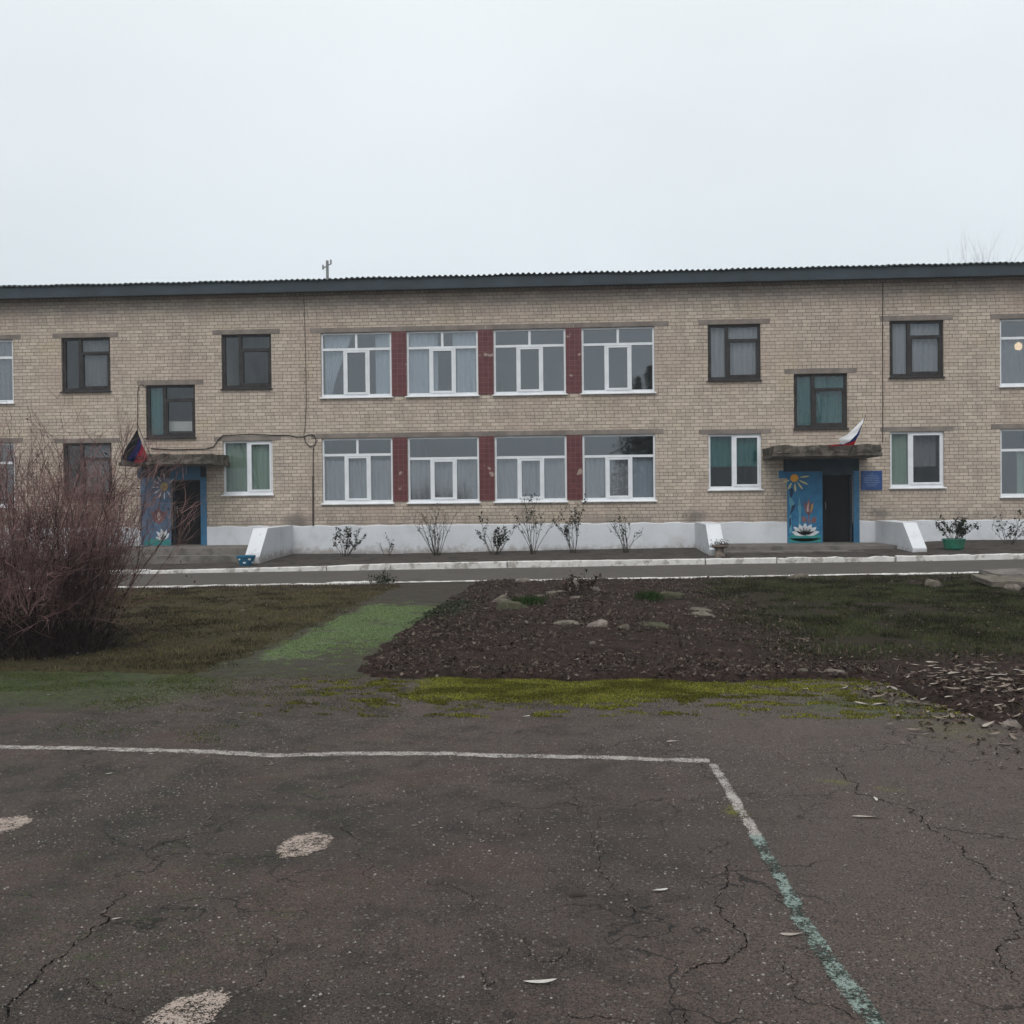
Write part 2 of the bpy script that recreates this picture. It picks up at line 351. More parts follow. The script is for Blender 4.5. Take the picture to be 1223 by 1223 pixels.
def m_glow(name, col, st):
    t = NT(name); e = t.n('Emission'); t.set(e.inputs[0], col); e.inputs[1].default_value = st; return t.surf(e.outputs[0])
M['lamp'] = m_glow('lamp_glow', (1,.72,.42), 2.5)
M['lace'] = make_cloth('white_lace', (.34,.36,.38), .8); M['drape'] = make_cloth('pale_blue_drape', (.36,.42,.48), .98)
M['teal'] = make_cloth('teal_curtain', (.045,.16,.16), .97); M['green'] = make_cloth('green_blind', (.24,.33,.275), .97); M['greycloth'] = make_cloth('grey_net', (.2,.21,.225), .8)
M['asphalt'] = make_asphalt('court_asphalt'); M['walk'] = make_asphalt('walkway_asphalt', False, True); M['path'] = make_asphalt('path_asphalt', True); M['ground'] = make_ground()
M['paint'] = make_paint('worn_white_paint', (.40,.365,.335), (.2,.248,.224)); M['spotpaint'] = make_paint('worn_spot_paint', (.4,.325,.28))
M['crack'] = m_plain('crack_dirt', (.008,.0075,.007), 1, .3, 20, 0)

# ------------------------------------------------------------------ terrain
def wall_z(x): return np.interp(x, [-30,-13,-8.6,-7.3,-5.5,.3,3.5,8,11.3,25], [.2,.22,.245,.235,.22,.31,.34,.4,.5,.56])
def kerb_z(x): return np.interp(x, [-30,-12.2,-6.4,-1.75,3.2,7.6,11.1,25], [0,.075,.185,.247,.28,.315,.362,.45])
def pathb_z(x): return .105+.0105*np.clip(x, -14, 14)
def pathf_z(x): return .02+.012*np.clip(x, -14, 14)
KY, FY = -4.6, -8.0
CE = [(-60,-20.05),(-4.6,-20.05),(-3.85,-20.0),(-3.6,-19.7),(-2.4,-19.9),(-2.1,-20.25),(-.4,-20.4),(1.4,-20.55),(2.6,-20.35),(2.95,-20.5),(3.1,-21.3),(3.25,-22.3),(3.7,-23.2),(4.2,-27),(4.6,-60)]
COURT = CE + [(-60,-60)]
WALK = [(-3.84,-20.6),(-3.84,-14.6),(-3.86,-11.9),(-3.8,-7.7),(-2.1,-7.7),(-2.22,-12.7),(-2.34,-15.8),(-2.3,-20.6)]
def soft_in(x, y, poly, r=.12):
    s = 0
    for k in range(8):
        s = s + inpoly(x + r*math.cos(k*PI/4), y + r*math.sin(k*PI/4), poly)
    return (s + inpoly(x, y, poly))/9.0
def surf_z(x, y):
    """height of the finished level (paving or lawn) without bumps"""
    x = np.asarray(x, float); y = np.asarray(y, float)
    fade = ss(y, -20.5, -9)
    z = pathf_z(x)*fade
    z = np.where(y > FY, pathf_z(x)+(pathb_z(x)-pathf_z(x))*np.clip((y-FY)/(KY-FY), 0, 1), z)
    bed = kerb_z(x)-.03+(wall_z(x)-kerb_z(x)+.03)*np.clip((y-KY)/(0-KY), 0, 1)
    return np.where(y > KY, bed, z)
def bed_mask(x, y):
    b = ss(x, -2.5, -2.0)*ss(x, 3.1, 1.6)*ss(y, -20.7, -20.1)*ss(y, -7.6, -8.6)
    return b
def ground_z(x, y):
    x = np.asarray(x, float); y = np.asarray(y, float)
    z = surf_z(x, y)
    lawn = (y < FY)
    bump = (fbm(x, y, 1.3, 1)-.5)*.07+(fbm(x, y, 7, 2, 3)-.5)*.03
    b = bed_mask(x, y); mound = .13*np.exp(-((x+.2)/1.7)**2-((y+14.5)/4.2)**2)+.09*np.exp(-((x+1.7)/.7)**2-((y+17.5)/2.2)**2)
    z = z+np.where(lawn, .035+bump*.8+b*mound+b*((fbm(x, y, 14, 8, 2)-.5)*.06+(fbm(x, y, 3.2, 18, 2)-.5)*.09), bump*.35)
    z = z+np.exp(-((x-3.9)/.8)**2-((y+21.4)/1.1)**2)*.06
    jx = (fbm(x, y, 2.1, 51)-.5)*.5; jy = (fbm(x, y, 2.3, 55)-.5)*.45
    c = soft_in(x, y+jy, COURT, .16); w = soft_in(x+jx*1.1, y, WALK, .1)
    z = z-.05*ss(y, FY-.55, FY-.05)*lawn
    z = z-.16*ss(c, .35, .9)-.13*ss(w, .35, .9)
    z = np.where((y > FY-.02) & (y < KY+.02), surf_z(x, y)-.08, z)
    return z
def axis(fine, step, out):
    a = np.arange(fine[0], fine[1]+1e-6, step); return np.concatenate([np.array(out[0]), a, np.array(out[1])])
def grid(xs, ys):
    X, Y = np.meshgrid(xs, ys); n, m = len(ys), len(xs); i = np.arange(n*m).reshape(n, m)
    q = np.stack([i[:-1,:-1], i[:-1,1:], i[1:,1:], i[1:,:-1]], -1).reshape(-1, 4)
    return X.ravel(), Y.ravel(), q
# ground sheet
xs = axis((-13, 12.5), .1, ([-500,-200,-80,-40,-25,-18,-15],[14,17,22,30,50,100,250,500]))
ys = np.concatenate([[-500,-200,-90,-60,-45,-38,-34,-31,-29,-27,-26], np.arange(-25, -8.2, .08), [-8.1,-8.02,-7.98,-7,-6,-5,-4.64,-4.56], np.arange(-4.4, .2, .2), [2,5,10,15,30,60,120,300,500]])
X, Y, Q = grid(xs, ys); Z = ground_z(X, Y)
far = ss(np.maximum(np.abs(X), np.abs(Y+12)), 40, 80); Z = Z*(1-far)+far*-.05
left = ss(X, -2.2, -2.8); right = ss(X, 1.7, 3.0)
nz = fbm(X, Y, .6, 4)
grn = right*ss(Y, -19.9, -18.6)*ss(Y, -9.2, -11.3)*(.55+.8*nz); grn = np.maximum(grn, right*ss(Y, -24, -20)*ss(Y, -16, -20)*.3)
oli = left*ss(Y, -8.6, -10)*(.5+.7*nz)
outm = ss(np.maximum(np.abs(X), np.abs(Y+12)), 20, 30); grn = np.maximum(grn, outm*.8)
M_soil = np.stack([np.ones_like(X), grn, oli, ss(Y, -8, -7)*ss(Y, .5, .3)], -1)
g = link('ground', mesh_np('ground', np.stack([X, Y, Z], -1), quads=Q, smooth=True, attrs={'mask': M_soil}), M['ground']); struct(g)

# asphalt court sheet
def court_z(x, y): return (fbm(x, y, .7, 21, 3)-.5)*.03
def moss_y(x, y):
    n = fbm(x, y, 1.1, 31)
    b = ss(x, -2.1, -1.0)*ss(x, 2.0, 1.1)*ss(y, -21.95+.5*n, -21.35+.5*n)*1.0
    b = np.maximum(b, ss(x, -2.4, -.6)*ss(x, 3.4, 2.0)*ss(y, -22.1, -21)*.36)
    b = np.maximum(b, .55*np.exp(-((x-1.95)/.2)**2-((y+24.25)/.1)**2)); b = np.maximum(b, .75*np.exp(-((x-.9)/.11)**2-((y+24.75)/.13)**2)); b = np.maximum(b, .7*np.exp(-((x-1.62)/.13)**2-((y+24.12)/.1)**2))
    b = np.maximum(b, .5*np.exp(-((x-2.9)/.5)**2-((y+22.6)/.7)**2))
    return b
def algae(x, y):
    a = ss(x, -2.4, -4.2)*ss(y, -23.4, -20.8)*1.0; a = np.maximum(a, 1.1*np.exp(-((x+5.6)/1.3)**2-((y+20.9)/.75)**2))
    a = np.maximum(a, ss(y, -22.3, -21.2)*.45); a = np.maximum(a, ss(x, -3, -6)*ss(y, -24.5, -22)*.6)
    a = np.maximum(a, .7*np.exp(-((x+1.9)/.12)**2-((y+26.75)/.1)**2)); a = np.maximum(a, .8*np.exp(-((x-2.4)/1.1)**2-((y+21.7)/.8)**2))
    return np.maximum(a, .42*ss(x, .6, -1.5))
xs = axis((-8, 5.4), .06, ([-60,-30,-18,-12,-10],[]))
ys = np.concatenate([[-60,-45,-38,-34,-31,-29], np.arange(-28, -19.4, .06)])
X, Y, Q = grid(xs, ys)
keep = inpoly(X, Y-.0, [(p[0], p[1]+.5) if p[0] < 3 else (p[0]+.8, p[1]+.5) for p in CE]+[(-60.1,-60.1),(6,-60.1)]) | (Y < -28)
qk = keep[Q].all(1)
worn = ss(X, -.1, 1.6)*.9+.22*ss(Y, -23.6, -22.8)*ss(X, -1.5, .5)
mk = np.stack([moss_y(X, Y), algae(X, Y), np.clip(worn, 0, 1), np.zeros_like(X)], -1)
cme = mesh_np('court', np.stack([X, Y, court_z(X, Y)], -1), quads=Q[qk], smooth=True, attrs={'mask': mk})
struct(link('court', cme, M['asphalt']))
# mossy walkway from the court to the path
X, Y, Q = grid(np.arange(-4.0, -2.0, .06), np.arange(-21.0, -7.98, .08))
pale = ss(X, -3.95, -3.5)*ss(X, -2.05, -2.6)*ss(Y, -20.3, -18.6)*ss(Y, -11.8, -14)
pale = pale*(1-.8*np.exp(-((X+2.6)/.35)**2-((Y+18.8)/1.2)**2))
mk = np.stack([np.zeros_like(X), .42*ss(Y, -12.5, -15)+.3*fbm(X, Y, .9, 63), .0*X, pale*(.05+1.45*fbm(X, Y, 1.9, 64))], -1)
struct(link('walkway', mesh_np('walkway', np.stack([X, Y, surf_z(X, Y)+court_z(X, Y)*ss(Y, -18, -20)+.018-.05*ss(Y, -19.9, -20.9)*(.5+fbm(X, Y, 2.5, 65))], -1), quads=Q, smooth=True, attrs={'mask': mk}), M['walk']))
# asphalt path along the building
X, Y, Q = grid(np.arange(-40, 34, .4), np.linspace(FY, KY, 18))
struct(link('path', mesh_np('path', np.stack([X, Y, surf_z(X, Y)+(fbm(X, Y, .6, 41)-.5)*.02], -1), quads=Q, smooth=True, attrs={'mask': np.zeros((len(X), 4))+np.array([0,.1,.2,0])}), M['path']))

# whitewashed kerbs
def kerb(x0, x1, y0, y1, ztop, zbot, wob, name, seed, dz=0):
    n = max(4, int((x1-x0)/.07)); t = np.linspace(0, 1, n); x = x0+(x1-x0)*t
    zt = ztop(x)+dz+(fbm(x*6, x*0+seed, 1, seed)-.5)*wob; yf = y0-(fbm(x*5, x*0+3, 1, seed+5)-.5)*wob*1.3; yb = y1+(fbm(x*5, x*0+9, 1, seed+9)-.5)*wob
    b = .018
    prof = [(yf, zbot(x)), (yf, zt-b), (yf+b, zt), (yb-b, zt), (yb, zt-b), (yb, zbot(x))]
    V = np.stack([np.stack([x, a, c], -1) for a, c in prof], 1).reshape(-1, 3); k = len(prof)
    i = np.arange(n*k).reshape(n, k); q = np.stack([i[:-1,:-1], i[:-1,1:], i[1:,1:], i[1:,:-1]], -1).reshape(-1, 4)
    V = np.concatenate([V, V[:k], V[-k:]]); e = len(V)-2*k
    caps = [(e+a, e+a+1, e+4-a if a else e+5, e+5-a) for a in ()]
    me = bpy.data.meshes.new(name); fs = [tuple(r) for r in q]+[tuple(range(e, e+k)), tuple(range(e+2*k-1, e+k-1, -1))]
    me.from_pydata([tuple(v) for v in V], [], fs); me.update()
    return struct(link(name, me, M['whitewash_kerb']))
kb = [-34,-29.3,-24.6,-20.1,-15.6,-11.1,-6.42,-1.76,3.24]
for i in range(len(kb)-1):
    tilt = (lambda x, a=kb[i]: kerb_z(x)-(.03*np.exp(-(x-a)/.5) if a == -6.42 else 0))
    kerb(kb[i]+.012, kb[i+1]-.012, KY-.13, KY+.03, tilt, lambda x: pathb_z(x)-.1, .018, 'kerb', i, dz=-.03 if i == 5 else 0)
kerb(3.26, 5.0, KY-.13, KY+.04, kerb_z, lambda x: pathb_z(x)-.1, .03, 'kerb', 21)
kerb(5.03, 7.9, KY-.12, KY+.03, kerb_z, lambda x: pathb_z(x)-.1, .085, 'kerb', 22, dz=-.01)
kerb(7.95, 12.3, KY-.14, KY+.03, kerb_z, lambda x: pathb_z(x)-.1, .05, 'kerb', 23)
kerb(12.33, 22, KY-.13, KY+.03, kerb_z, lambda x: pathb_z(x)-.1, .02, 'kerb', 24)
fb = [-36,-5.62,-4.3,3.5,9.2,24]
for i in range(len(fb)-1):
    kerb(fb[i]+.005, fb[i+1]-.005, FY-.1-(.07 if i == 1 else 0), FY+.06, pathf_z, lambda x: pathf_z(x)-.16, .05 if i in (1, 4) else .03, 'path_edging', 30+i, dz=.03+(.02 if i == 1 else 0))

# ------------------------------------------------------------------ court markings
def strip(name, pts, w, mat, attr=None, seed=1, step=.03, lift=.004, wj=.25):
    """painted strip draped on the court, with an uneven width"""
    P = []
    for (a, b) in zip(pts[:-1], pts[1:]):
        n = max(2, int(math.dist(a, b)/step))
        for k in range(n): P.append((a[0]+(b[0]-a[0])*k/n, a[1]+(b[1]-a[1])*k/n))
    P.append(pts[-1]); P = np.array(P); d = np.gradient(P, axis=0); d /= np.linalg.norm(d, axis=1)[:, None]; nrm = np.stack([-d[:,1], d[:,0]], -1)
    s = np.arange(len(P)); W = np.interp(s/len(s), np.linspace(0, 1, len(w)), w) if hasattr(w, '__len__') else w
    jit = (fbm(s*.12, s*0+seed, 1, seed, 3)-.5)*wj*W; jit2 = (fbm(s*.35, s*0+seed, 1, seed+3, 2)-.5)*wj*.9*W
    k = 7; V = []
    for j in range(k):
        f = (j/(k-1)-.5); p = P+nrm*((f*(W+jit2*2))+jit)[:, None]; V.append(np.stack([p[:,0], p[:,1], court_z(p[:,0], p[:,1])+lift], -1))
    V = np.stack(V, 1); n = len(P); i = np.arange(n*k).reshape(n, k); q = np.stack([i[:-1,:-1], i[:-1,1:], i[1:,1:], i[1:,:-1]], -1).reshape(-1, 4)
    edge = 1-np.abs(np.linspace(-1, 1, k))**4; wear = np.repeat(edge[None], n, 0)*.36+.14
    gm = np.repeat((attr(P[:,1]) if attr else np.zeros(n))[:, None], k, 1)
    mk = np.stack([wear, gm, gm*0], -1).reshape(-1, 3)
    return struct(link(name, mesh_np(name, V.reshape(-1, 3), quads=q, attrs={'mask': mk}), mat))
strip('court_line', [(-8,-23.1),(-5.2,-23.27),(-4.288,-23.335),(-3.294,-23.415),(-2.6,-23.45),(-2.147,-23.52),(-1.9,-23.48),(-1.436,-23.449),(-.95,-23.44),(-.532,-23.501),(.172,-23.532),(.9,-23.6)], .135, M['paint'], None, 3)
strip('court_line', [(.905,-23.69),(.925,-24.6),(.942,-25.2),(.946,-25.6),(.943,-26.2),(.974,-26.75),(1.01,-27.15),(1.06,-28.2)], [.072,.075,.08,.095,.1,.1], M['paint'], lambda y: ss(y, -25.0, -25.35), 9)
def spot(cx, cy, rx, ry, rot, seed):
    rings = 9; sg = 48; V = [(cx, cy)]; wear = [.5]
    for r in range(1, rings+1):
        for k in range(sg):
            a = 2*PI*k/sg; rr = r/rings*(1+.05*math.sin(3*a+seed)+.04*math.sin(7*a+2*seed)+.03*math.sin(13*a)); px, py = rx*rr*math.cos(a), ry*rr*math.sin(a)
            V.append((cx+px*math.cos(rot)-py*math.sin(rot), cy+px*math.sin(rot)+py*math.cos(rot))); wear.append(.5-.06*math.sin(PI*min(1,r/rings*1.3))-.26*(r/rings)**8)
    V = np.array(V); tr = [(0, 1+k, 1+(k+1) % sg) for k in range(sg)]; q = [(1+(r-1)*sg+k, 1+r*sg+k, 1+r*sg+(k+1) % sg, 1+(r-1)*sg+(k+1) % sg) for r in range(1, rings) for k in range(sg)]
    w = np.array(wear); mk = np.stack([w, w*0, w*0], -1)
    struct(link('painted_spot', mesh_np('painted_spot', np.stack([V[:,0], V[:,1], court_z(V[:,0], V[:,1])+.0045], -1), tris=tr, quads=q, attrs={'mask': mk}), M['spotpaint']))
spot(-1.436,-25.4,.135,.205,-.15,1); spot(-1.385,-27.16,.115,.2,-.3,4); spot(-3.24,-25.17,.14,.22,-.3,7)
# open cracks
CR=[[(1.73,-23.5),(1.7,-23.82),(1.71,-23.96),(1.73,-24.21),(1.8,-24.52),(1.88,-24.73),(1.9,-25.0),(1.91,-25.22),(1.92,-25.42),(1.94,-25.73),(1.97,-25.82),(2.02,-25.9)],[(1.9,-25.0),(2.0,-25.04),(2.14,-25.09),(2.22,-25.14),(2.32,-25.2)],[(1.97,-25.88),(1.88,-26.12),(1.8,-26.34),(1.71,-26.46),(1.61,-26.63),(1.57,-26.85)],[(.62,-25.33),(.67,-25.44),(.75,-25.21)],[(.7,-25.49),(.71,-25.68),(.64,-25.93),(.63,-26.14),(.65,-26.3),(.68,-26.43),(.61,-26.59),(.51,-26.67),(.42,-26.71),(.36,-26.83)],[(.77,-26.61),(.77,-26.74),(.78,-26.88),(.81,-26.97),(.89,-26.98),(.93,-27.02),(1.0,-27.11)],[(.81,-26.5),(.89,-26.57),(.95,-26.62),(1.01,-26.75)],[(1.14,-24.45),(1.29,-24.43),(1.51,-24.41),(1.65,-24.24)],[(1.34,-23.29),(1.42,-23.55),(1.56,-23.82)],[(.35,-26.99),(.36,-27.14)],[(-.18,-23.58),(-.09,-24.19),(.05,-24.63),(.07,-25.18),(.11,-25.59),(.17,-25.95),(.21,-26.12),(.31,-26.22),(.42,-26.28)],[(-.9,-25.95),(-.79,-25.85),(-.62,-25.9),(-.52,-26.01),(-.45,-26.14),(-.32,-26.19)],[(-.19,-26.2),(-.1,-26.16),(.02,-26.13),(.12,-26.16)],[(-1.25,-24.9),(-1.15,-25.32),(-1.02,-25.67),(-.89,-25.95)],[(-.26,-26.43),(-.2,-26.65),(-.1,-26.68),(-.01,-26.53)],[(-.43,-26.71),(-.36,-26.89),(-.28,-26.83)],[(-.07,-27.05),(.01,-27.11),(.1,-27.1),(.16,-27.12),(.21,-27.15)],[(0,-23.41),(.11,-23.23),(.36,-23.04),(.67,-22.83)],[(-2.21,-26.03),(-2.08,-26.34),(-2.04,-26.52),(-2.05,-26.72),(-2.06,-26.9),(-2.05,-27.07),(-2.02,-27.18),(-2.0,-27.25)],[(-1.92,-26.92),(-1.81,-26.97),(-1.66,-27.12),(-1.57,-27.17),(-1.51,-27.17)],[(-1.21,-26.21),(-1.22,-26.4),(-1.23,-26.61),(-1.2,-26.82),(-1.2,-26.92),(-1.26,-27.02)],[(-1.42,-25.96),(-1.34,-25.77),(-1.15,-25.76)],[(-2.14,-24.82),(-2.08,-25.25),(-2.2,-25.54)]]
def crack(pts, w, seed):
    rng = np.random.default_rng(seed); P = [np.array(p, float) for p in pts]
    for lv in range(4):
        Q = [P[0]]
        for a, b in zip(P[:-1], P[1:]):
            d = b-a; L = np.linalg.norm(d); m = (a+b)/2+np.array([-d[1], d[0]])*(rng.random()-.5)*.55; 
            if L > .015: Q.append(m)
            Q.append(b)
        P = Q
    P = np.array(P); d = np.gradient(P, axis=0); d /= np.linalg.norm(d, axis=1)[:, None]+1e-9; n = np.stack([-d[:,1], d[:,0]], -1)
    m = len(P); s = np.linspace(0, 1, m); W = w*(.1+1.4*rng.random(m)*(.4+fbm(s*9, s*0+seed, 1, seed)))*np.minimum(1, np.minimum(s, 1-s)*7+.15)
    A = P+n*W[:, None]*.5*(.6+.8*rng.random((m, 1))); B = P-n*W[:, None]*.5*(.6+.8*rng.random((m, 1))); return A, B
V = []; Q = []
for k, c in enumerate(CR):
    A, B = crack(c, .0062 if k in (0, 1, 2, 4, 18) else .0036, 100+k); o = len(V)
    for a, b in zip(A, B): V += [a, b]
    Q += [(o+2*i+1, o+2*i+3, o+2*i+2, o+2*i) for i in range(len(A)-1)]
V = np.array(V); struct(link('asphalt_cracks', mesh_np('asphalt_cracks', np.stack([V[:,0], V[:,1], court_z(V[:,0], V[:,1])+.003], -1), quads=Q), M['crack']))

# ------------------------------------------------------------------ the school
B_ = tag(empty('school_building'), 'long two-storey school of pale silicate brick with white plinth, maroon tiled piers and dark eaves', 'building')
X0, X1, TOP = -27.0, 22.0, 8.22
PT = 1.07
WIN = []   # kind, x0,x1,z0,z1, spec
def cw(xc, up, sp): WIN.append(('center', xc-1.085, xc+1.085, 4.97 if up else 1.75, 6.94 if up else 3.74, sp))
for xc, a, b in ((-6.607, 'drapeA', 'lace'), (-3.978, 'drapeB', 'lace'), (-1.34, 'none', 'lace'), (1.30, 'none', 'lace2')):
    cw(xc, True, dict(top=2, cur=a)); cw(xc, False, dict(top=2 if xc < -5 else 1, cur=b))
def sw(kind, xc, z0, z1, **sp): WIN.append((kind, xc-.775, xc+.775, z0, z1, sp))
sw('dark', -15.03, 5.285, 6.95, cur='grey'); sw('dark', -9.99, 5.285, 6.95, cur='none'); sw('dark', 4.727, 5.285, 6.95, cur='lace'); sw('dark', 10.01, 5.285, 6.95, cur='lace')
sw('dark', -12.38, 3.82, 5.445, cur='tealside'); sw('dark', 7.235, 3.82, 5.445, cur='teal')
sw('dark', -15.03, 1.98, 3.70, cur='grey'); sw('white', -9.99, 2.05, 3.70, cur='green', sp=.5); sw('white', 4.727, 2.05, 3.70, cur='tealtop', sp=.47); sw('white', 10.01, 2.05, 3.70, cur='greyhalf', sp=.37)
WIN += [('edge', -19.52, -17.35, 4.97, 6.94, dict(cur='grey')), ('edge', -19.52, -17.35, 1.75, 3.74, dict(cur='none')),
        ('edge', 12.386, 14.556, 4.97, 6.94, dict(cur='greycloth', lamp=1)), ('edge', 12.386, 14.556, 1.75, 3.74, dict(cur='greenpart')),
        ('center', 15.6, 17.77, 4.97, 6.94, dict(top=2, cur='lace')), ('center', 15.6, 17.77, 1.75, 3.74, dict(top=2, cur='lace')),
        ('center', -22.6, -20.43, 4.97, 6.94, dict(top=2, cur='lace')), ('center', -22.6, -20.43, 1.75, 3.74, dict(top=2, cur='lace'))]
DOORS = [(7.262, 8.160, .46, 2.485), (-12.402, -11.470, .53, 2.535)]
holes = [(w[1], w[2], w[3], w[4]) for w in WIN]+DOORS
xs = sorted({X0, X1}|{h[0] for h in holes}|{h[1] for h in holes}); zs = sorted({PT-.05, TOP}|{h[2] for h in holes if h[2] > PT}|{h[3] for h in holes})
mb = MB()
for i in range(len(xs)-1):
    for j in range(len(zs)-1):
        cx, cz = (xs[i]+xs[i+1])/2, (zs[j]+zs[j+1])/2
        if any(h[0] < cx < h[1] and h[2] < cz < h[3] for h in holes): continue
        mb.face([(xs[i],0,zs[j]),(xs[i+1],0,zs[j]),(xs[i+1],0,zs[j+1]),(xs[i],0,zs[j+1])])
RV = .26
for x0, x1, z0, z1 in holes:
    zb = max(z0, PT-.05)
    mb.face([(x0,0,zb),(x0,0,z1),(x0,RV,z1),(x0,RV,zb)]); mb.face([(x1,0,z1),(x1,0,zb),(x1,RV,zb),(x1,RV,z1)])
    mb.face([(x0,0,z1),(x1,0,z1),(x1,RV,z1),(x0,RV,z1)])
    if z0 > PT: mb.face([(x0,0,z0),(x0,RV,z0),(x1,RV,z0),(x1,0,z0)])
mb.box(X0, X0+.3, .003, 10, -.3, TOP); mb.box(X1-.3, X1, .003, 10, -.3, TOP); mb.box(X0, X1, 10, 10.3, -.3, TOP)
mb.build('brick_wall', M['brick'], B_)
MB().box(X0-.02, X1+.02, -.035, -.0005, 8.075, 8.155).build('cornice', M['brick'], B_)
# whitewashed plinth in front of the wall foot, broken by the entrances
for a, b in ((X0, -13.36), (-11.29, 6.235), (8.335, X1)):
    mb = MB()
    n = int((b-a)/.25)+2; x = np.linspace(a, b, n)
    for i in range(n-1):
        ta, tb = [PT+.012*math.sin(7*t)+.008*math.sin(19*t) for t in (x[i], x[i+1])]
        mb.face([(x[i],-.02,-.2),(x[i+1],-.02,-.2),(x[i+1],-.02,tb),(x[i],-.02,ta)]); mb.face([(x[i],-.02,ta),(x[i+1],-.02,tb),(x[i+1],-.0005,tb+.02),(x[i],-.0005,ta+.02)])
    for xe in (a, b): mb.face([(xe,-.02,-.2),(xe,-.02,PT),(xe,.25,PT),(xe,.25,-.2)])
    mb.build('plinth', M['whitewash'], B_)
# rooms behind the glass
mb = MB()
mb.box(X0+.3, X1-.3, 4.5, 4.6, 0, 8.0); mb.box(X0+.3, X1-.3, .3, 10, 4.05, 4.35); mb.box(X0+.3, X1-.3, .3, 10, .2, .42); mb.box(X0+.3, X1-.3, .3, 10, 7.85, 8.1)
for xw in (-16.6,-13.9,-10.95,-8.6,-5.3,-2.66,0,2.7,5.7,8.6,11.3): mb.box(xw, xw+.12, .31, 4.5, .42, 7.85)
mb.build('interior_walls', M['room'], B_)

def bars(mb, L, y0=.065, y1=.125):
    for x0, x1, z0, z1, dy in L: mb.box(x0, x1, y0-dy, y1-dy*.3, z0, z1)
def wavy(x0, x1, z0, z1, y, amp, wl, seed, lean=None, nz=6):
    n = max(6, int((x1-x0)/.035)); xs_ = np.linspace(x0, x1, n); V = []; 
    for k in range(nz):
        f = k/(nz-1); z = z0+(z1-z0)*f
        for i, x in enumerate(xs_):
            px = x if lean is None else x0+(x-x0)*lean(f)
            V.append((px, y+amp*math.sin(2*PI*x/wl+seed+.6*math.sin(3*x+seed))*(1.1-.4*f)+.02*math.sin(5*x+seed), z))
    i = np.arange(n*nz).reshape(nz, n); q = np.stack([i[:-1,:-1], i[:-1,1:], i[1:,1:], i[1:,:-1]], -1).reshape(-1, 4)
    return V, q
def curtain(parent, mat, *pieces):
    V = []; Q = []
    for v, q in pieces: Q += (q+len(V)).tolist(); V += v
    link('curtain', mesh_np('curtain', V, quads=Q, smooth=True), M[mat], parent)
sd = 0
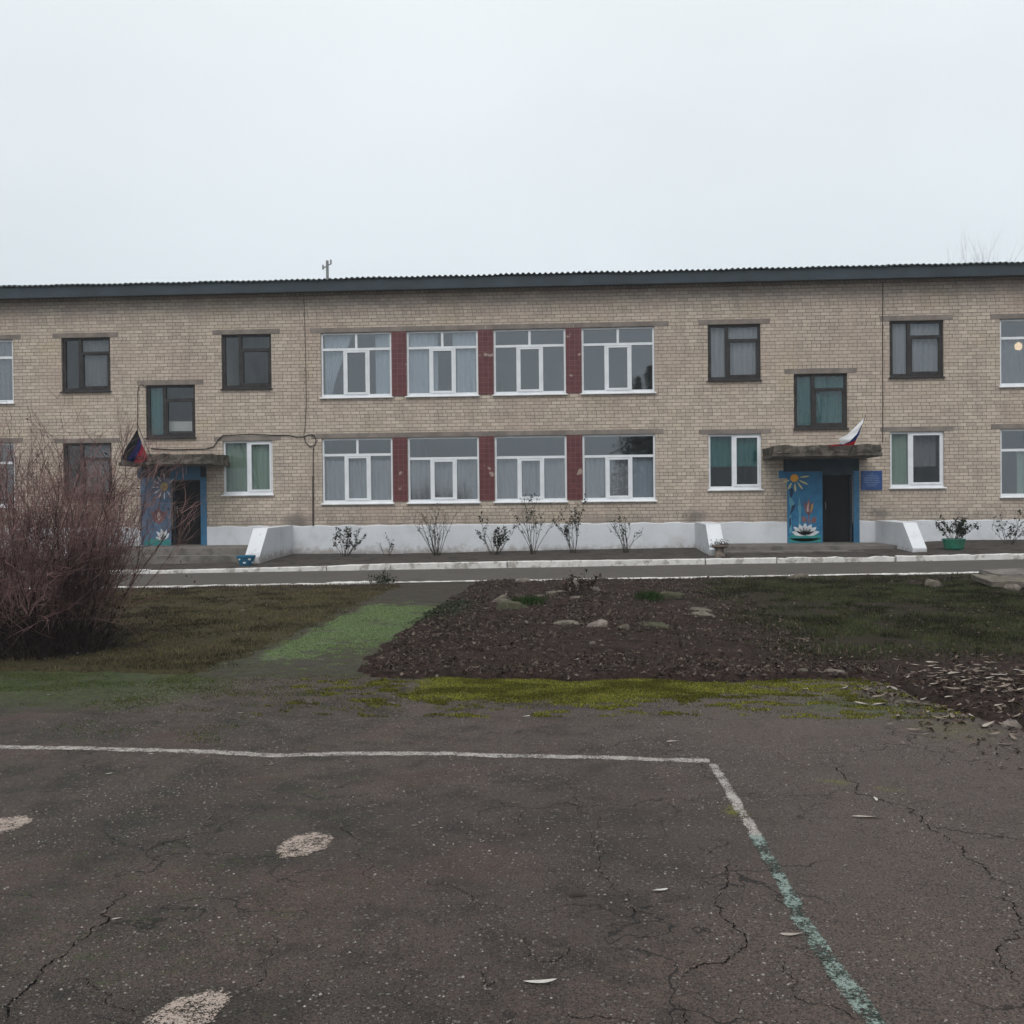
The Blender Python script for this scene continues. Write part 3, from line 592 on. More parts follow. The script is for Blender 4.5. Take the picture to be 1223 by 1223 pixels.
for kind, x0, x1, z0, z1, sp in WIN:
    sd += 1; w = x1-x0; h = z1-z0; L = []; white = kind != 'dark'; t = .06 if white else .075
    L += [(x0+.004, x0+t, z0+.03, z1-.004, 0), (x1-t, x1-.004, z0+.03, z1-.004, 0), (x0+t, x1-t, z1-t, z1-.004, 0), (x0+t, x1-t, z0+.03, z0+.03+t+.01, 0)]
    if kind == 'center':
        zt = z1-h*(.255 if sp['top'] == 2 else .325)
        L += [(x0+t, x1-t, zt-.04, zt+.035, .006)]
        if sp['top'] == 2: L += [(x0+w/2-.035, x0+w/2+.035, zt+.035, z1-t, .003)]
        a, b = x0+w*.315, x1-w*.315
        L += [(a, a+.06, z0+.04+t, zt-.04, .008), (b-.06, b, z0+.04+t, zt-.04, .008)]
        L += [(a+.06, a+.125, z0+.1+t, zt-.05, .02), (b-.125, b-.06, z0+.1+t, zt-.05, .02), (a+.06, b-.06, zt-.105, zt-.05, .024), (a+.06, b-.06, z0+.04+t, z0+.1+t, .024)]
    elif kind == 'dark':
        a = x0+w*.365; zt = z1-h*.285
        L += [(a-.05, a+.05, z0+.04+t, z1-t, .01), (a+.05, x1-t, zt-.05, zt+.045, .014)]
        L += [(a+.05, a+.1, z0+.04+t, zt-.05, .004), (x1-t-.05, x1-t, z0+.04+t, zt-.05, .004), (a+.1, x1-t-.05, z0+.04+t, z0+.1+t, .004), (x0+t, x0+t+.03, z0+.04+t, z1-t, .004)]
    elif kind == 'white':
        a = x0+w*sp['sp']
        L += [(a-.04, a+.04, z0+.04+t, z1-t, .008), (a+.04, a+.1, z0+.04+t, z1-t, .022), (x1-t-.05, x1-t, z0+.04+t, z1-t, .022), (a+.1, x1-t-.05, z1-t-.05, z1-t, .022), (a+.1, x1-t-.05, z0+.04+t, z0+.1+t, .022)]
    else:
        zt = z1-h*(.28 if z0 > 4 else .31); L += [(x0+t, x1-t, zt-.04, zt+.035, .006)]
        for a in (x0+w*.37, x1-w*.37): L += [(a-.045, a+.045, z0+.04+t, zt-.04, .01)]
        if z0 < 4: L += [(x0+w*.35-.035, x0+w*.35+.035, zt+.035, z1-t, .003)]
    mb = MB(); bars(mb, L); fr = mb.build('window', M['pvc'] if white else M['darkwood'], B_)
    MB().face([(x0+.02,.108,z0+.05),(x1-.02,.108,z0+.05),(x1-.02,.108,z1-.02),(x0+.02,.108,z1-.02)]).build('pane', M['clearglass'] if kind == 'white' else M['glass'] if white else M['oldglass'], fr)
    e = .04 if white else .03
    MB().prism([(-.07, z0-.028), (-.055, z0-.032), (.064, z0+.012), (.064, z0+.03), (-.07, z0-.004)], 'x', x0-e, x1+e).build('sill', M['sill'] if white else M['darkwood'], fr)
    cu = sp['cur']; y = .175
    if cu == 'drapeA': curtain(fr, 'drape', wavy(x0+.1, x0+w*.4, z0, z1, y, .03, .16, sd, lambda f: .25+.9*f**1.3, 10), wavy(x1-w*.24, x1, z0, z1, y, .03, .15, sd))
    elif cu == 'drapeB': curtain(fr, 'drape', wavy(x0, x0+w*.43, z0, z1-h*.03, y, .03, .18, sd), wavy(x1-w*.36, x1, z0, z1, y, .03, .17, sd))
    elif cu == 'lace': curtain(fr, 'lace', wavy(x0, x1, z0, z1-h*(.34 if kind == 'center' else .05), y, .035, .17, sd))
    elif cu == 'lace2': curtain(fr, 'lace', wavy(x0, x0+w*.64, z0, z1-h*.34, y, .035, .15, sd)); curtain(fr, 'drape', wavy(x0+w*.66, x1, z0, z1-h*.34, y, .004, .4, sd))
    elif cu == 'grey': curtain(fr, 'greycloth', wavy(x0+w*.35, x1, z0, z1, y, .03, .15, sd))
    elif cu == 'greycloth': curtain(fr, 'greycloth', wavy(x0, x1, z0, z1-h*.3, y, .03, .15, sd))
    elif cu == 'tealside': curtain(fr, 'teal', wavy(x0, x0+w*.3, z0, z1, y, .04, .15, sd))
    elif cu == 'teal': curtain(fr, 'teal', wavy(x0, x1, z0, z1, y, .04, .17, sd))
    elif cu == 'tealtop': curtain(fr, 'teal', wavy(x0, x1, z0+h*.42, z1, y, .035, .16, sd))
    elif cu == 'green': curtain(fr, 'green', wavy(x0, x1, z0, z1, y, .02, .13, sd))
    elif cu == 'greyhalf': curtain(fr, 'green', wavy(x0, x0+w*.34, z0, z1, y, .02, .13, sd)); curtain(fr, 'greycloth', wavy(x0+w*.4, x1-w*.1, z0+h*.38, z1, y+.05, .03, .2, sd))
    elif cu == 'greenpart': curtain(fr, 'green', wavy(x0+w*.24, x0+w*.6, z0, z1-h*.3, y, .02, .13, sd))
    if sp.get('lamp'): MB().lathe([(.01,6.16),(.08,6.18),(.11,6.26),(.1,6.34),(.03,6.4)], 13.33, 1.0, 12).build('ceiling_lamp', M['lamp'], B_, smooth=True)
# lintels
for kind, x0, x1, z0, z1, sp in WIN:
    e = .232 if kind in ('center',) else .27
    a, b = x0-e+.003, x1+e-.003
    if kind == 'center' and -8 < x0 < -7.5: a = x0-.32
    if kind == 'center' and .1 < x0 < .5: b = x1+(.42 if z0 > 4 else .25)
    MB().prism([(a, z1+.005), (b, z1+.005), (b+random.uniform(-.01,.01), z1+.145), (a+random.uniform(-.01,.01), z1+.145)], 'y', -.007-random.uniform(0,.004), -.0008).build('lintel', M['lintel'], B_)
# maroon tile piers between the middle windows
for up in (True, False):
    for xa, xb in ((-5.522,-5.063), (-2.893,-2.425), (-.255,.215)):
        z0, z1 = (4.99, 6.935) if up else (1.8, 3.735)
        MB().box(xa+.004, xb-.004, -.014, -.0009, z0, z1).build('tile_pier', M['tile'], B_)
# eaves and roof
MB().box(X0-.5, X1+.5, -.43, -.40, 8.115, 8.44).build('fascia', M['fascia'], B_)
MB().box(X0-.5, X1+.5, -.40, -.0005, 8.2, 8.23).build('soffit', M['fascia'], B_)
n = int((X1-X0+1.2)/.0165); x = np.linspace(X0-.6, X1+.6, n); V = []; rows = [(-.52, 0), (-.52, -.008), (4.95, .93)]
sag = (fbm(x*.35, x*0, 1, 61, 3)-.5)*.05; lap = np.where((np.floor(x/1.13) % 2) == 0, .012, 0.)
wv = .026*np.cos(2*PI*x/.165)
Vt = np.stack([x, np.full(n, -.5), 8.468+wv+sag+lap], -1); Vb = np.stack([x, np.full(n, -.5), 8.468+wv-.012+sag+lap], -1); Vr = np.stack([x, np.full(n, 5.0), 9.25+wv+sag], -1); Vk = np.stack([x, np.full(n, 10.6), 8.35+wv], -1); Vu = np.stack([x, np.full(n, -.35), 8.475+wv*.2+sag-.02], -1)
V = np.concatenate([Vu, Vb, Vt, Vr, Vk]); i = np.arange(5*n).reshape(5, n); q = np.stack([i[:-1,:-1], i[:-1,1:], i[1:,1:], i[1:,:-1]], -1).reshape(-1, 4)
link('roof', mesh_np('roof', V, quads=q), M['slate'], B_)
# expansion joint, rusty drop pipe and the cables clipped to the wall
MB().tube([(9.045,-.012,8.1),(9.03,-.012,6),(9.028,-.012,4.6),(9.015,-.012,3.4)], .012, 5).build('cable', M['cable'], B_)
MB().tube([(-8.182,-.02,8.16),(-8.15,-.02,6.5),(-8.146,-.02,4.858),(-8.19,-.02,4.1),(-8.236,-.02,3.85)], .008, 5).build('cable', M['cable'], B_)
MB().tube([(-13.0,-.02,3.50),(-12.3,-.02,3.46),(-11.3,-.02,3.47),(-11.05,-.02,3.52),(-10.863,-.03,3.77),(-10.75,-.03,3.87),(-9.871,-.03,3.90),(-9.2,-.03,3.86),(-8.702,-.02,3.847),(-8.45,-.02,3.79),(-8.237,-.02,3.80),(-8.05,-.03,3.86),(-7.92,-.03,3.83),(-7.85,-.03,3.68),(-7.9,-.03,3.54),(-8.03,-.03,3.49),(-8.16,-.03,3.6),(-8.236,-.03,3.8)], .014, 6).build('cable', M['cable'], B_)
MB().tube([(-13.126,-.02,5.36),(-13.25,-.03,5.47),(-13.36,-.03,5.42),(-13.395,-.02,5.25),(-13.41,-.02,4.4),(-13.436,-.02,3.55)], .011, 5).build('cable', M['rustpipe'], B_)
MB().tube([(-7.93,-.02,3.5),(-7.955,-.02,3.25),(-7.96,-.02,2.6)], .012, 5).build('cable', M['cable'], B_)
MB().tube([(-7.966,-.03,2.6),(-7.98,-.03,1.09)], .024, 8).build('drop_pipe', M['rustpipe'], B_)

# ------------------------------------------------------------------ entrances
def rough_box(mb, x0, x1, y0, y1, z0, z1, amp, seed, st=.12):
    """box whose front, top and ends are crumbly (one grid wrapped over front and top)"""
    nx = int((x1-x0)/st)+2; prof = []
    for k in range(4): prof.append((y0, z0+(z1-z0)*k/3))
    for k in range(1, 4): prof.append((y0+(y1-y0)*k/3, z1))
    prof = [(y1, z0)]+prof
    X_ = np.linspace(x0, x1, nx); i0 = len(mb.v)
    for p in prof:
        for j, xx in enumerate(X_):
            e = 1 if p[0] < y1 else 0
            mb.v.append((xx+(fbm(p[1]*9, p[0]*9+seed, 1, seed)-.5)*amp*(1 if j in (0, nx-1) else .2), p[0]+(float(fbm(xx*3.1, p[1]*6+seed, 1, seed))-.5)*amp*e, p[1]+(float(fbm(xx*3.7, p[0]*5+seed+9, 1, seed+3))-.5)*amp*e))
    m = len(prof)
    for a in range(m-1):
        for j in range(nx-1): mb.f.append((i0+a*nx+j, i0+a*nx+j+1, i0+(a+1)*nx+j+1, i0+(a+1)*nx+j))
    mb.f.append(tuple(i0+a*nx for a in range(m))); mb.f.append(tuple(i0+a*nx+nx-1 for a in range(m-1, -1, -1)))
def canopy(xa, xb, seed):
    mb = MB(); mb.prism([(-.001, 2.93), (-1.5, 2.93), (-1.54, 2.96), (-1.54, 3.03), (-.001, 3.03)], 'x', xa, xb)
    rough_box(mb, xa+.03, xb-.03, -1.5, -.002, 3.03, 3.25, .12, seed)
    rng = random.Random(seed)
    for k in range(26):
        x = rng.uniform(xa+.1, xb-.1); s_ = rng.uniform(.03, .09); y = rng.uniform(-1.52, -1.35); z = rng.choice([3.02, 3.03, 3.04, 3.06])
        mb.lathe([(s_*.9, z-.01), (s_, z+s_*.3), (s_*.7, z+s_*.6)], x, y, 6, .2)
    return mb.build('canopy', M['rubble'], B_)
canopy(5.53, 8.56, 3); canopy(-13.34, -10.53, 8)
def wing(x, w, zf, name='wing_wall', t=1.09):
    ye = -3.35
    return MB().prism([(-.021, -.1), (ye, -.1), (ye, zf+.02), (-2.55, t), (-.021, t+.01)], 'x', x, x+w).build(name, M['whitewash'], B_)
wing(3.53, .40, .42); wing(8.79, .36, .42); wing(-9.02, .41, .3); wing(-14.4, .4, .3)
def platform(xa, xb, zf, yf, zl, seed):
    mb = MB(); rough_box(mb, xa, xb, yf, -.03, -.1, zf, .035, seed, .15); o = mb.build('porch_slab', M['concrete'], B_)
    mb = MB(); rough_box(mb, xa+.1, xb-.15, yf-.55, yf-.04, -.1, zl, .05, seed+5, .15); mb.build('porch_step', M['concrete'], B_)
platform(3.94, 8.78, .455, -2.05, .345, 4); platform(-13.99, -9.03, .52, -2.3, .34, 6)
def entrance(d, xl, xr, ztop, pm, tm, name):
    x0, x1, z0, z1 = d
    mb = MB(); mb.box(xl, x0, -.03, -.0009, z0-.1, ztop); pan = mb.build('mural_panel', M[pm], B_)
    MB().box(x1, xr, -.03, -.0009, z0-.1, ztop).build('door_jamb', M[tm], B_)
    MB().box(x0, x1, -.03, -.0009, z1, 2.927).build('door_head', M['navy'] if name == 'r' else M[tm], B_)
    MB().box(xl-.1, x0-.002, -.028, -.0009, ztop+.002, 2.927).build('canopy_shade_band', M['navy'], B_); MB().box(x1+.002, xr, -.028, -.0009, ztop+.002, 2.927).build('canopy_shade_band', M['navy'], B_)  # navy strips: canopy shade and dark staining put into the wall colour
    mb = MB(); yb = .2
    mb.box(x0+.05, x1-.05, yb, yb+.05, z0+.02, z1-.05)
    for a, b in ((.12, .8), (.95, 1.75)): mb.box(x0+.16, x1-.16, yb-.014, yb, z0+a, z0+b)
    dr = mb.build('door', M['door'], B_)
    MB().box(x0, x0+.05, .13, .27, z0, z1).box(x1-.05, x1, .13, .27, z0, z1).box(x0+.05, x1-.05, .13, .27, z1-.05, z1).build('door_frame', M['navy'], B_)
    MB().tube([(x0+.13,yb-.02,z0+.98),(x0+.13,yb-.06,z0+1.0),(x0+.13,yb-.06,z0+1.16),(x0+.13,yb-.02,z0+1.18)], .012, 8).build('handle', M['metal'], dr)
    MB().box(x0, x1, .0, .3, z0-.2, z0+.005).build('threshold', M['concrete'], B_)
    return pan
mr = entrance(DOORS[0], 6.243, 8.33, 2.56, 'blue', 'bluetrim', 'r'); ml = entrance(DOORS[1], -13.35, -11.285, 2.6, 'bluefade', 'bluetrim', 'l')
MB().box(6.0, 6.241, -.012, -.0009, 2.38, 2.6).build('mural_corner', M['blue'], B_)
pm = lambda n, c, v=.15: m_plain(n, c, .65, v, 9, .25)
PM = dict(orange=pm('sun_paint', (.75,.36,.05)), ray=pm('ray_paint', (.62,.58,.3)), lily=pm('lily_paint', (.6,.62,.64)), teal=pm('pad_paint', (.03,.23,.22)), sky=pm('stem_paint', (.1,.28,.36)), deep=pm('deep_blue_paint', (.012,.03,.08)), mauve=pm('bud_paint', (.2,.1,.11)), yell=pm('bud_yellow', (.5,.33,.07)), pink=pm('petal_pink', (.48,.36,.33)), gold=pm('pale_sun_paint', (.42,.34,.1)))
def mural(parent, x0, x1, z0, z1, mirror, shapes):
    """shapes in mural units u 0..1 left to right, v 0..1 bottom to top; thin paint film"""
    lay = 0
    for nm, mt, polys in shapes:
        lay += 1; mb = MB(); y = -.0305-.0007*lay
        for p in polys:
            P = [(x0+(x1-x0)*((1-u) if mirror else u), z0+(z1-z0)*v) for u, v in p]
            if mirror: P = P[::-1]
            mb.prism(P[::-1], 'y', y, -.0301)
        mb.build(nm, PM[mt], parent)
def disc(u, v, r, asp, n=18, w=0): return [(u+r*math.cos(2*PI*k/n)*(1+w*math.sin(4*2*PI*k/n)), v+r*asp*math.sin(2*PI*k/n)) for k in range(n)]
def petal(u, v, a, l, wd, asp, b=.0):
    ca, sa = math.cos(a), math.sin(a); return [(u+(s_*l)*ca-(t_*wd)*sa, v+((s_*l)*sa+(t_*wd)*ca)*asp) for s_, t_ in ((0,.25),(.35,.8),(.7,.9),(1,.1),(.95,-.3),(.6,-.9),(.25,-.7))]
asp = 1.02/2.1
sun = lambda u, v, r, rays: [('painted_rays', 'ray', [petal(u+math.cos(a)*r*1.25, v+math.sin(a)*r*1.25*asp, a, l, .03, asp) for a, l in rays]), ('painted_sun', 'orange', [disc(u, v, r, asp)])]
R_ = [('painted_stem', 'sky', [[(.05,.12),(.12,.16),(.10,.4),(.2,.55),(.12,.62),(.16,.78),(.08,.8),(.04,.6),(.08,.45),(.03,.3)], [(.3,.2),(.36,.25),(.4,.5),(.33,.65),(.3,.5),(.33,.38)]]),
      ('painted_leaf', 'deep', [[(.1,.62),(.17,.7),(.14,.79),(.07,.75),(.06,.66)], [(.06,.38),(.18,.46),(.24,.54),(.12,.52)], [(.04,.2),(.1,.26),(.09,.36),(.04,.33)]]),
      ('painted_pad', 'teal', [disc(.5,.075,.46,.14), [(.03,.0),(.97,.0),(.97,.06),(.03,.06)]]),
      ('painted_bud', 'mauve', [[(.58,.26),(.62,.26),(.63,.42),(.59,.42)], [(.5,.44),(.55,.4),(.66,.4),(.72,.44),(.76,.58),(.68,.53),(.61,.62),(.54,.53),(.46,.58)], [(.42,.28),(.57,.3),(.5,.37),(.4,.36)], [(.64,.29),(.8,.27),(.84,.35),(.73,.36)]]),
      ('painted_bud_lights', 'pink', [[(.55,.44),(.6,.43),(.61,.57),(.57,.52)]]), ('painted_bud_petals', 'yell', [[(.66,.43),(.71,.46),(.74,.55),(.69,.52)]]),
      ('painted_lily', 'lily', [petal(.5,.10,a,l,.075,asp) for a, l in ((.25,.42),(.62,.40),(1.05,.37),(1.57,.36),(2.05,.37),(2.5,.42),(2.88,.40))])]
R_ += sun(.2, .91, .115, [(.12,.3),(-.45,.3),(-.95,.26),(-1.5,.26),(-2.1,.24),(-2.8,.2)])
mural(mr, 6.25, 7.255, .47, 2.56, False, R_)
L_ = [('painted_pad', 'teal', [[(.1,.0),(.98,.0),(.98,.07),(.5,.1),(.1,.06)]]), ('painted_bud', 'mauve', [[(.42,.36),(.6,.3),(.78,.36),(.9,.52),(.72,.48),(.6,.58),(.48,.48),(.32,.52)]]), ('painted_bud_lights', 'pink', [[(.5,.4),(.6,.36),(.68,.42),(.6,.5)]]),
      ('painted_lily', 'lily', [petal(.78,.08,a,l,.06,asp) for a, l in ((.9,.25),(1.4,.33),(1.9,.35),(2.4,.36),(2.9,.3))])]
L_ += [('painted_rays', 'lily', [petal(.8+math.cos(a)*.17, .87+math.sin(a)*.17*asp, a, .24, .024, asp) for a in (.6,1.6,2.2,2.7,3.2,3.7,4.2,4.7,5.3)]), ('painted_sun', 'gold', [disc(.8,.87,.13,asp)])]
mural(ml, -13.34, -12.41, .54, 2.6, False, L_)

# blue name plate beside the right door
t = tag(empty('wall_sign', (8.69,-.02,2.28)), 'small royal blue name plate with faint pale lines of text beside the right entrance door', 'sign')
MB().box(-.3,.3,-.02,.0195,-.28,.28).build('board', m_plain('sign_blue', (.018,.06,.2), .4, .12, 5, .4), t)
mb = MB(); rng = random.Random(3)
for k, hw in enumerate((.05,.14,.2,.22,.21,.23,.17,.12)):
    z = .2-k*.052; x = -hw
    while x < hw:
        l = rng.uniform(.02, .075); l = min(l, hw-x)
        if l > .01: mb.box(x, x+l, -.0225, -.0202, z-.009, z+.009)
        x += l+.014
mb.build('lettering', m_plain('sign_letters', (.2,.27,.42), .5, .1, 5), t)

# ------------------------------------------------------------------ flags
def flag(name, label, cols, rows, pole, parent_loc, fold, seed):
    loc = Vector(parent_loc); e = tag(empty(name, loc), label, 'flag', None)
    MB().tube([Vector(p)-loc for p in pole], [.014, .011, .009][:len(pole)] if len(pole) < 4 else .012, 8).build('flagpole', M['cable'], e)
    rows = np.array(rows); R4, C4 = rows.shape[:2]; nu, nv = 28, 24
    ctrl = rows
    def ev(u, v):
        a = u*(C4-1); b = v*(R4-1); i = min(int(a), C4-2); j = min(int(b), R4-2); fa, fb_ = a-i, b-j
        return (ctrl[j,i]*(1-fa)+ctrl[j,i+1]*fa)*(1-fb_)+(ctrl[j+1,i]*(1-fa)+ctrl[j+1,i+1]*fa)*fb_
    V = []; cl = []; q = []
    band = [0, 1, 2]
    for s_ in range(3):
        o = len(V)
        for j in range(9):
            v = (s_+j/8)/3
            for i in range(nu):
                u = i/(nu-1); x, z, y = ev(u, v)
                y += fold*math.sin(9*v+5*u*u+seed)*(.25+u)+.012*math.sin(17*v+9*u)
                V.append((x-loc.x, y-loc.y, z-loc.z)); cl.append(cols[s_])
        q += [(o+j*nu+i, o+j*nu+i+1, o+(j+1)*nu+i+1, o+(j+1)*nu+i) for j in range(8) for i in range(nu-1)]
    link('cloth', mesh_np('cloth', V, quads=q, col=np.array(cl), smooth=True), M['attr2'], e)
RY = -1.6
rws = [[(8.0,4.002,-1.84),(7.723,3.726,-1.90),(7.492,3.519,-1.92),(7.262,3.406,-1.90)],[(7.93,3.817,-1.84),(7.768,3.539,-1.90),(7.56,3.332,-1.92),(7.376,3.241,-1.88)],[(7.845,3.52,-1.82),(7.75,3.36,-1.82),(7.445,3.263,-1.82),(7.215,3.266,-1.82)],[(7.767,3.399,-1.82),(7.715,3.235,-1.80),(7.307,3.218,-1.80),(6.962,3.199,-1.80)]]
flag('flag', 'white, blue and red flag blown sideways on a leaning pole over the right entrance', [(.88,.88,.9),(.03,.06,.24),(.45,.025,.035)], rws, [(7.62,-1.56,2.95),(7.83,-1.74,3.5),(8.03,-1.83,4.06)], (7.63,-1.5,3.0), .02, 1)
lws = [[(-12.732,3.974,-1.62),(-12.938,3.611,-1.66),(-13.092,3.32,-1.7),(-13.195,3.126,-1.7)],[(-12.66,3.754,-1.62),(-12.764,3.462,-1.68),(-12.893,3.244,-1.7),(-13.021,3.075,-1.7)],[(-12.588,3.558,-1.62),(-12.641,3.339,-1.66),(-12.719,3.169,-1.68),(-12.846,3.024,-1.66)],[(-12.443,3.19,-1.6),(-12.495,3.093,-1.6),(-12.57,3.045,-1.6),(-12.646,2.997,-1.6)]]
flag('flag', 'drooping black, blue and red flag on a leaning pole over the left entrance', [(.012,.012,.015),(.016,.018,.075),(.26,.018,.035)], lws, [(-12.296,-1.52,2.99),(-12.52,-1.58,3.6),(-12.742,-1.62,4.17)], (-12.3,-1.5,2.99), .025, 4)
# ------------------------------------------------------------------ pots, planter
def blade_mesh(name, P, H, Wd, col, lean=.5, seed=1, parent=None, kind=None, mat='attr2', kink=.35):
    rng = np.random.default_rng(seed); n = len(P); a = rng.random(n)*2*PI; l = lean*rng.random(n)*H; b = rng.random(n)*2*PI
    dx, dy = np.cos(a)*Wd/2, np.sin(a)*Wd/2; lx, ly = np.cos(b)*l, np.sin(b)*l
    p = np.asarray(P); z0 = p[:,2]-.004
    V = np.stack([np.stack([p[:,0]-dx, p[:,1]-dy, z0], -1), np.stack([p[:,0]+dx, p[:,1]+dy, z0], -1),
                  np.stack([p[:,0]-dx*.8+lx*kink, p[:,1]-dy*.8+ly*kink, p[:,2]+H*.6], -1), np.stack([p[:,0]+dx*.8+lx*kink, p[:,1]+dy*.8+ly*kink, p[:,2]+H*.6], -1),
                  np.stack([p[:,0]+lx, p[:,1]+ly, p[:,2]+H*(1-.35*lean*rng.random(n))], -1)], 1).reshape(-1, 3)
    i = np.arange(n)[:, None]*5; q = i+np.array([[0,1,3,2]]); t = i+np.array([[2,3,4]])
    c = np.repeat(col, 5, 0)
    o = link(name, mesh_np(name, V, tris=t, quads=q, col=c), M[mat], parent)
    if kind: o['kind'] = kind
    return o
def leaf_quads(P, size, col, seed, up=.5):
    """little curled leaves: 2 quads each, random orientation"""
    rng = np.random.default_rng(seed); n = len(P); a = rng.random(n)*2*PI; tl = (rng.random(n)-.5)*2*up; sz = size*(.35+1.35*rng.random(n)**2); wd = sz*(.4+.3*rng.random(n)); cv = (rng.random(n)-.3)*.5*sz
    ux = np.stack([np.cos(a)*np.cos(tl), np.sin(a)*np.cos(tl), np.sin(tl)], -1); sxv = np.stack([-np.sin(a), np.cos(a), (rng.random(n)-.5)*up*1.6], -1); up_ = np.stack([0*a, 0*a, cv], -1)
    p = np.asarray(P)
    V = np.stack([p-ux*sz[:,None]/2, p-sxv*wd[:,None]/2+up_, p+up_*.1, p+sxv*wd[:,None]/2+up_, p+ux*sz[:,None]/2], 1).reshape(-1, 3)
    i = np.arange(n)[:, None]*5; t = np.concatenate([i+np.array([[0,1,2]]), i+np.array([[0,2,3]]), i+np.array([[1,4,2]]), i+np.array([[2,4,3]])])
    return V, t, np.repeat(col, 5, 0)
def cvar(base, n, var, seed):
    rng = np.random.default_rng(seed); b = np.array(base); k = rng.integers(0, len(b), n); return b[k]*(1-var+2*var*rng.random((n, 1)))
def leaves(name, P, size, cols, seed, parent=None, kind=None, up=.5, mat='attr2', var=.3):
    V, t, c = leaf_quads(np.array(P), size, cvar(cols, len(P), var, seed), seed, up)
    o = link(name, mesh_np(name, V, tris=t, col=c), M[mat], parent)
    if kind: o['kind'] = kind
    return o
GZ = lambda x, y: float(ground_z(np.array([x]), np.array([y]))[0])

x, y = -8.84, -3.78; z = GZ(x, y)
t = tag(empty('flower_pot', (x, y, z)), 'squat blue flower pot with pale dots by the left entrance wing wall', 'flower pot')
o = MB().lathe([(.14,-.02),(.17,.02),(.235,.2),(.25,.215),(.26,.265),(.235,.27),(.225,.22),(.2,.2),(.0,.2)], 0, 0, 24).build('pot', m_plain('pot_blue', (.025,.14,.24), .5, .15, 7), t, smooth=False)
mb = MB()
for k in range(9):
    a = -PI/2+(k-4)*.62+.1; 
    for zz, rr in ((.14, .04), ):
        z_ = zz+(.04 if k % 2 else -.05); rad = .17+(.235-.17)*(z_-.02)/.18+.003; pts = []
        for j in range(10):
            b = 2*PI*j/10; aa = a+rr*math.cos(b)/rad; pts.append(((rad+.002)*math.cos(aa), (rad+.002)*math.sin(aa), z_+rr*math.sin(b)*.9))
        mb.face(pts)
mb.build('painted_dots', m_plain('dot_white', (.5,.55,.56), .6, .1, 5), t)
MB().lathe([(0.0,.205),(.12,.212),(.22,.206)][::-1], 0, 0, 16).build('soil', M['ground'], t)

def shrub(name, label, cat, loc, h, spread, nst, nleaf, lcol, seed, group=None, parent=None, lsize=.07, thick=.01):
    rng = random.Random(seed)
    e = parent or tag(empty(name, loc), label, cat, group)
    mb = MB(); tips = []
    def grow(p, d, l, r, dep):
        pts = [p.copy()]; dd = d.copy()
        for k in range(4):
            dd = (dd+Vector((rng.uniform(-.22,.22), rng.uniform(-.22,.22), rng.uniform(-.05,.16)))).normalized(); p = p+dd*l/4; pts.append(p.copy())
            if dep < 2 and k > 0 and rng.random() < .75: grow(p, (dd+Vector((rng.uniform(-.9,.9), rng.uniform(-.9,.9), rng.uniform(0,.4)))).normalized(), l*rng.uniform(.3,.5), r*.6, dep+1)
            if k > 1 or dep: tips.append(p.copy())
        mb.tube(pts, [r*(1-.16*k) for k in range(5)], 4, False)
    for k in range(nst):
        a = rng.uniform(0, 2*PI); b = rng.uniform(.1, 1)*spread; d = Vector((math.cos(a)*b, math.sin(a)*b*.7, h)).normalized()
        grow(Vector((math.cos(a)*.07, math.sin(a)*.07, -.03)), d, h*rng.uniform(.55, 1.0), thick, 0)
    mb.build('stems', M['greentwig'], e)
    if nleaf:
        P = [tuple(rng.choice(tips)+Vector((rng.gauss(0,.03), rng.gauss(0,.03), rng.gauss(0,.03)))) for _ in range(int(nleaf*2.8))]
        leaves('foliage', P, lsize, lcol, seed, e, None, 1.0)
    return e
dk = [(.016,.023,.013),(.025,.032,.017),(.035,.03,.02),(.02,.026,.016)]
def base(x, y): return (x, y, GZ(x, y))
rose = 'rose bushes along the white plinth'
shrub('rose_bush', 'low rose bush with dark leaf clumps, leftmost of the row on the plinth bed', 'bush', base(-6.72,-1.25), .78, .75, 9, 240, dk, 1, rose)
shrub('rose_bush', 'tiny nearly bare rose sprig, lowest of the row by the plinth', 'bush', base(-5.55,-.95), .5, .4, 5, 14, dk, 2, rose)
shrub('rose_bush', 'bare upright fan of rose canes below the two left middle windows', 'bush', base(-4.02,-1.35), 1.12, .62, 17, 90, dk, 3, rose, None, .045)
shrub('rose_bush', 'low sprawling leafy rose bush just left of the tallest one', 'bush', base(-2.35,-1.5), .85, .95, 12, 260, dk, 4, rose)
shrub('rose_bush', 'tallest rose bush of the row, thin leafy canes reaching above the plinth', 'bush', base(-1.25,-1.55), 1.42, .62, 10, 240, dk, 5, rose, None, .05)
shrub('rose_bush', 'narrow dense dark rose bush just right of the tallest one', 'bush', base(-.08,-1.4), 1.18, .34, 8, 280, dk, 6, rose, None, .06)
shrub('rose_bush', 'rounded thin rose bush nearest the white wing wall of the right entrance', 'bush', base(1.42,-1.75), 1.05, .62, 10, 130, dk, 7, rose, None, .05)
shrub('rose_bush', 'straggly half-bare rose bush at the far right edge beyond the green pot', 'bush', base(11.95,-1.6), .75, .95, 9, 110, dk, 8, rose)
x, y = 10.0, -2.9; z = GZ(x, y)
t = tag(empty('flower_pot', (x, y, z)), 'green round pot holding a leafy dark plant right of the right entrance', 'flower pot')
MB().lathe([(.19,-.02),(.24,.04),(.27,.18),(.285,.25),(.3,.26),(.295,.29),(.26,.285),(.25,.24),(.0,.24)], 0, 0, 22).build('pot', m_plain('pot_green', (.02,.15,.095), .5, .2, 6, .3, (.06,.1,.07,.5), 5), t, smooth=False)
MB().lathe([(.25,.245),(.1,.26),(.0,.262)], 0, 0, 14).build('soil', M['ground'], t)
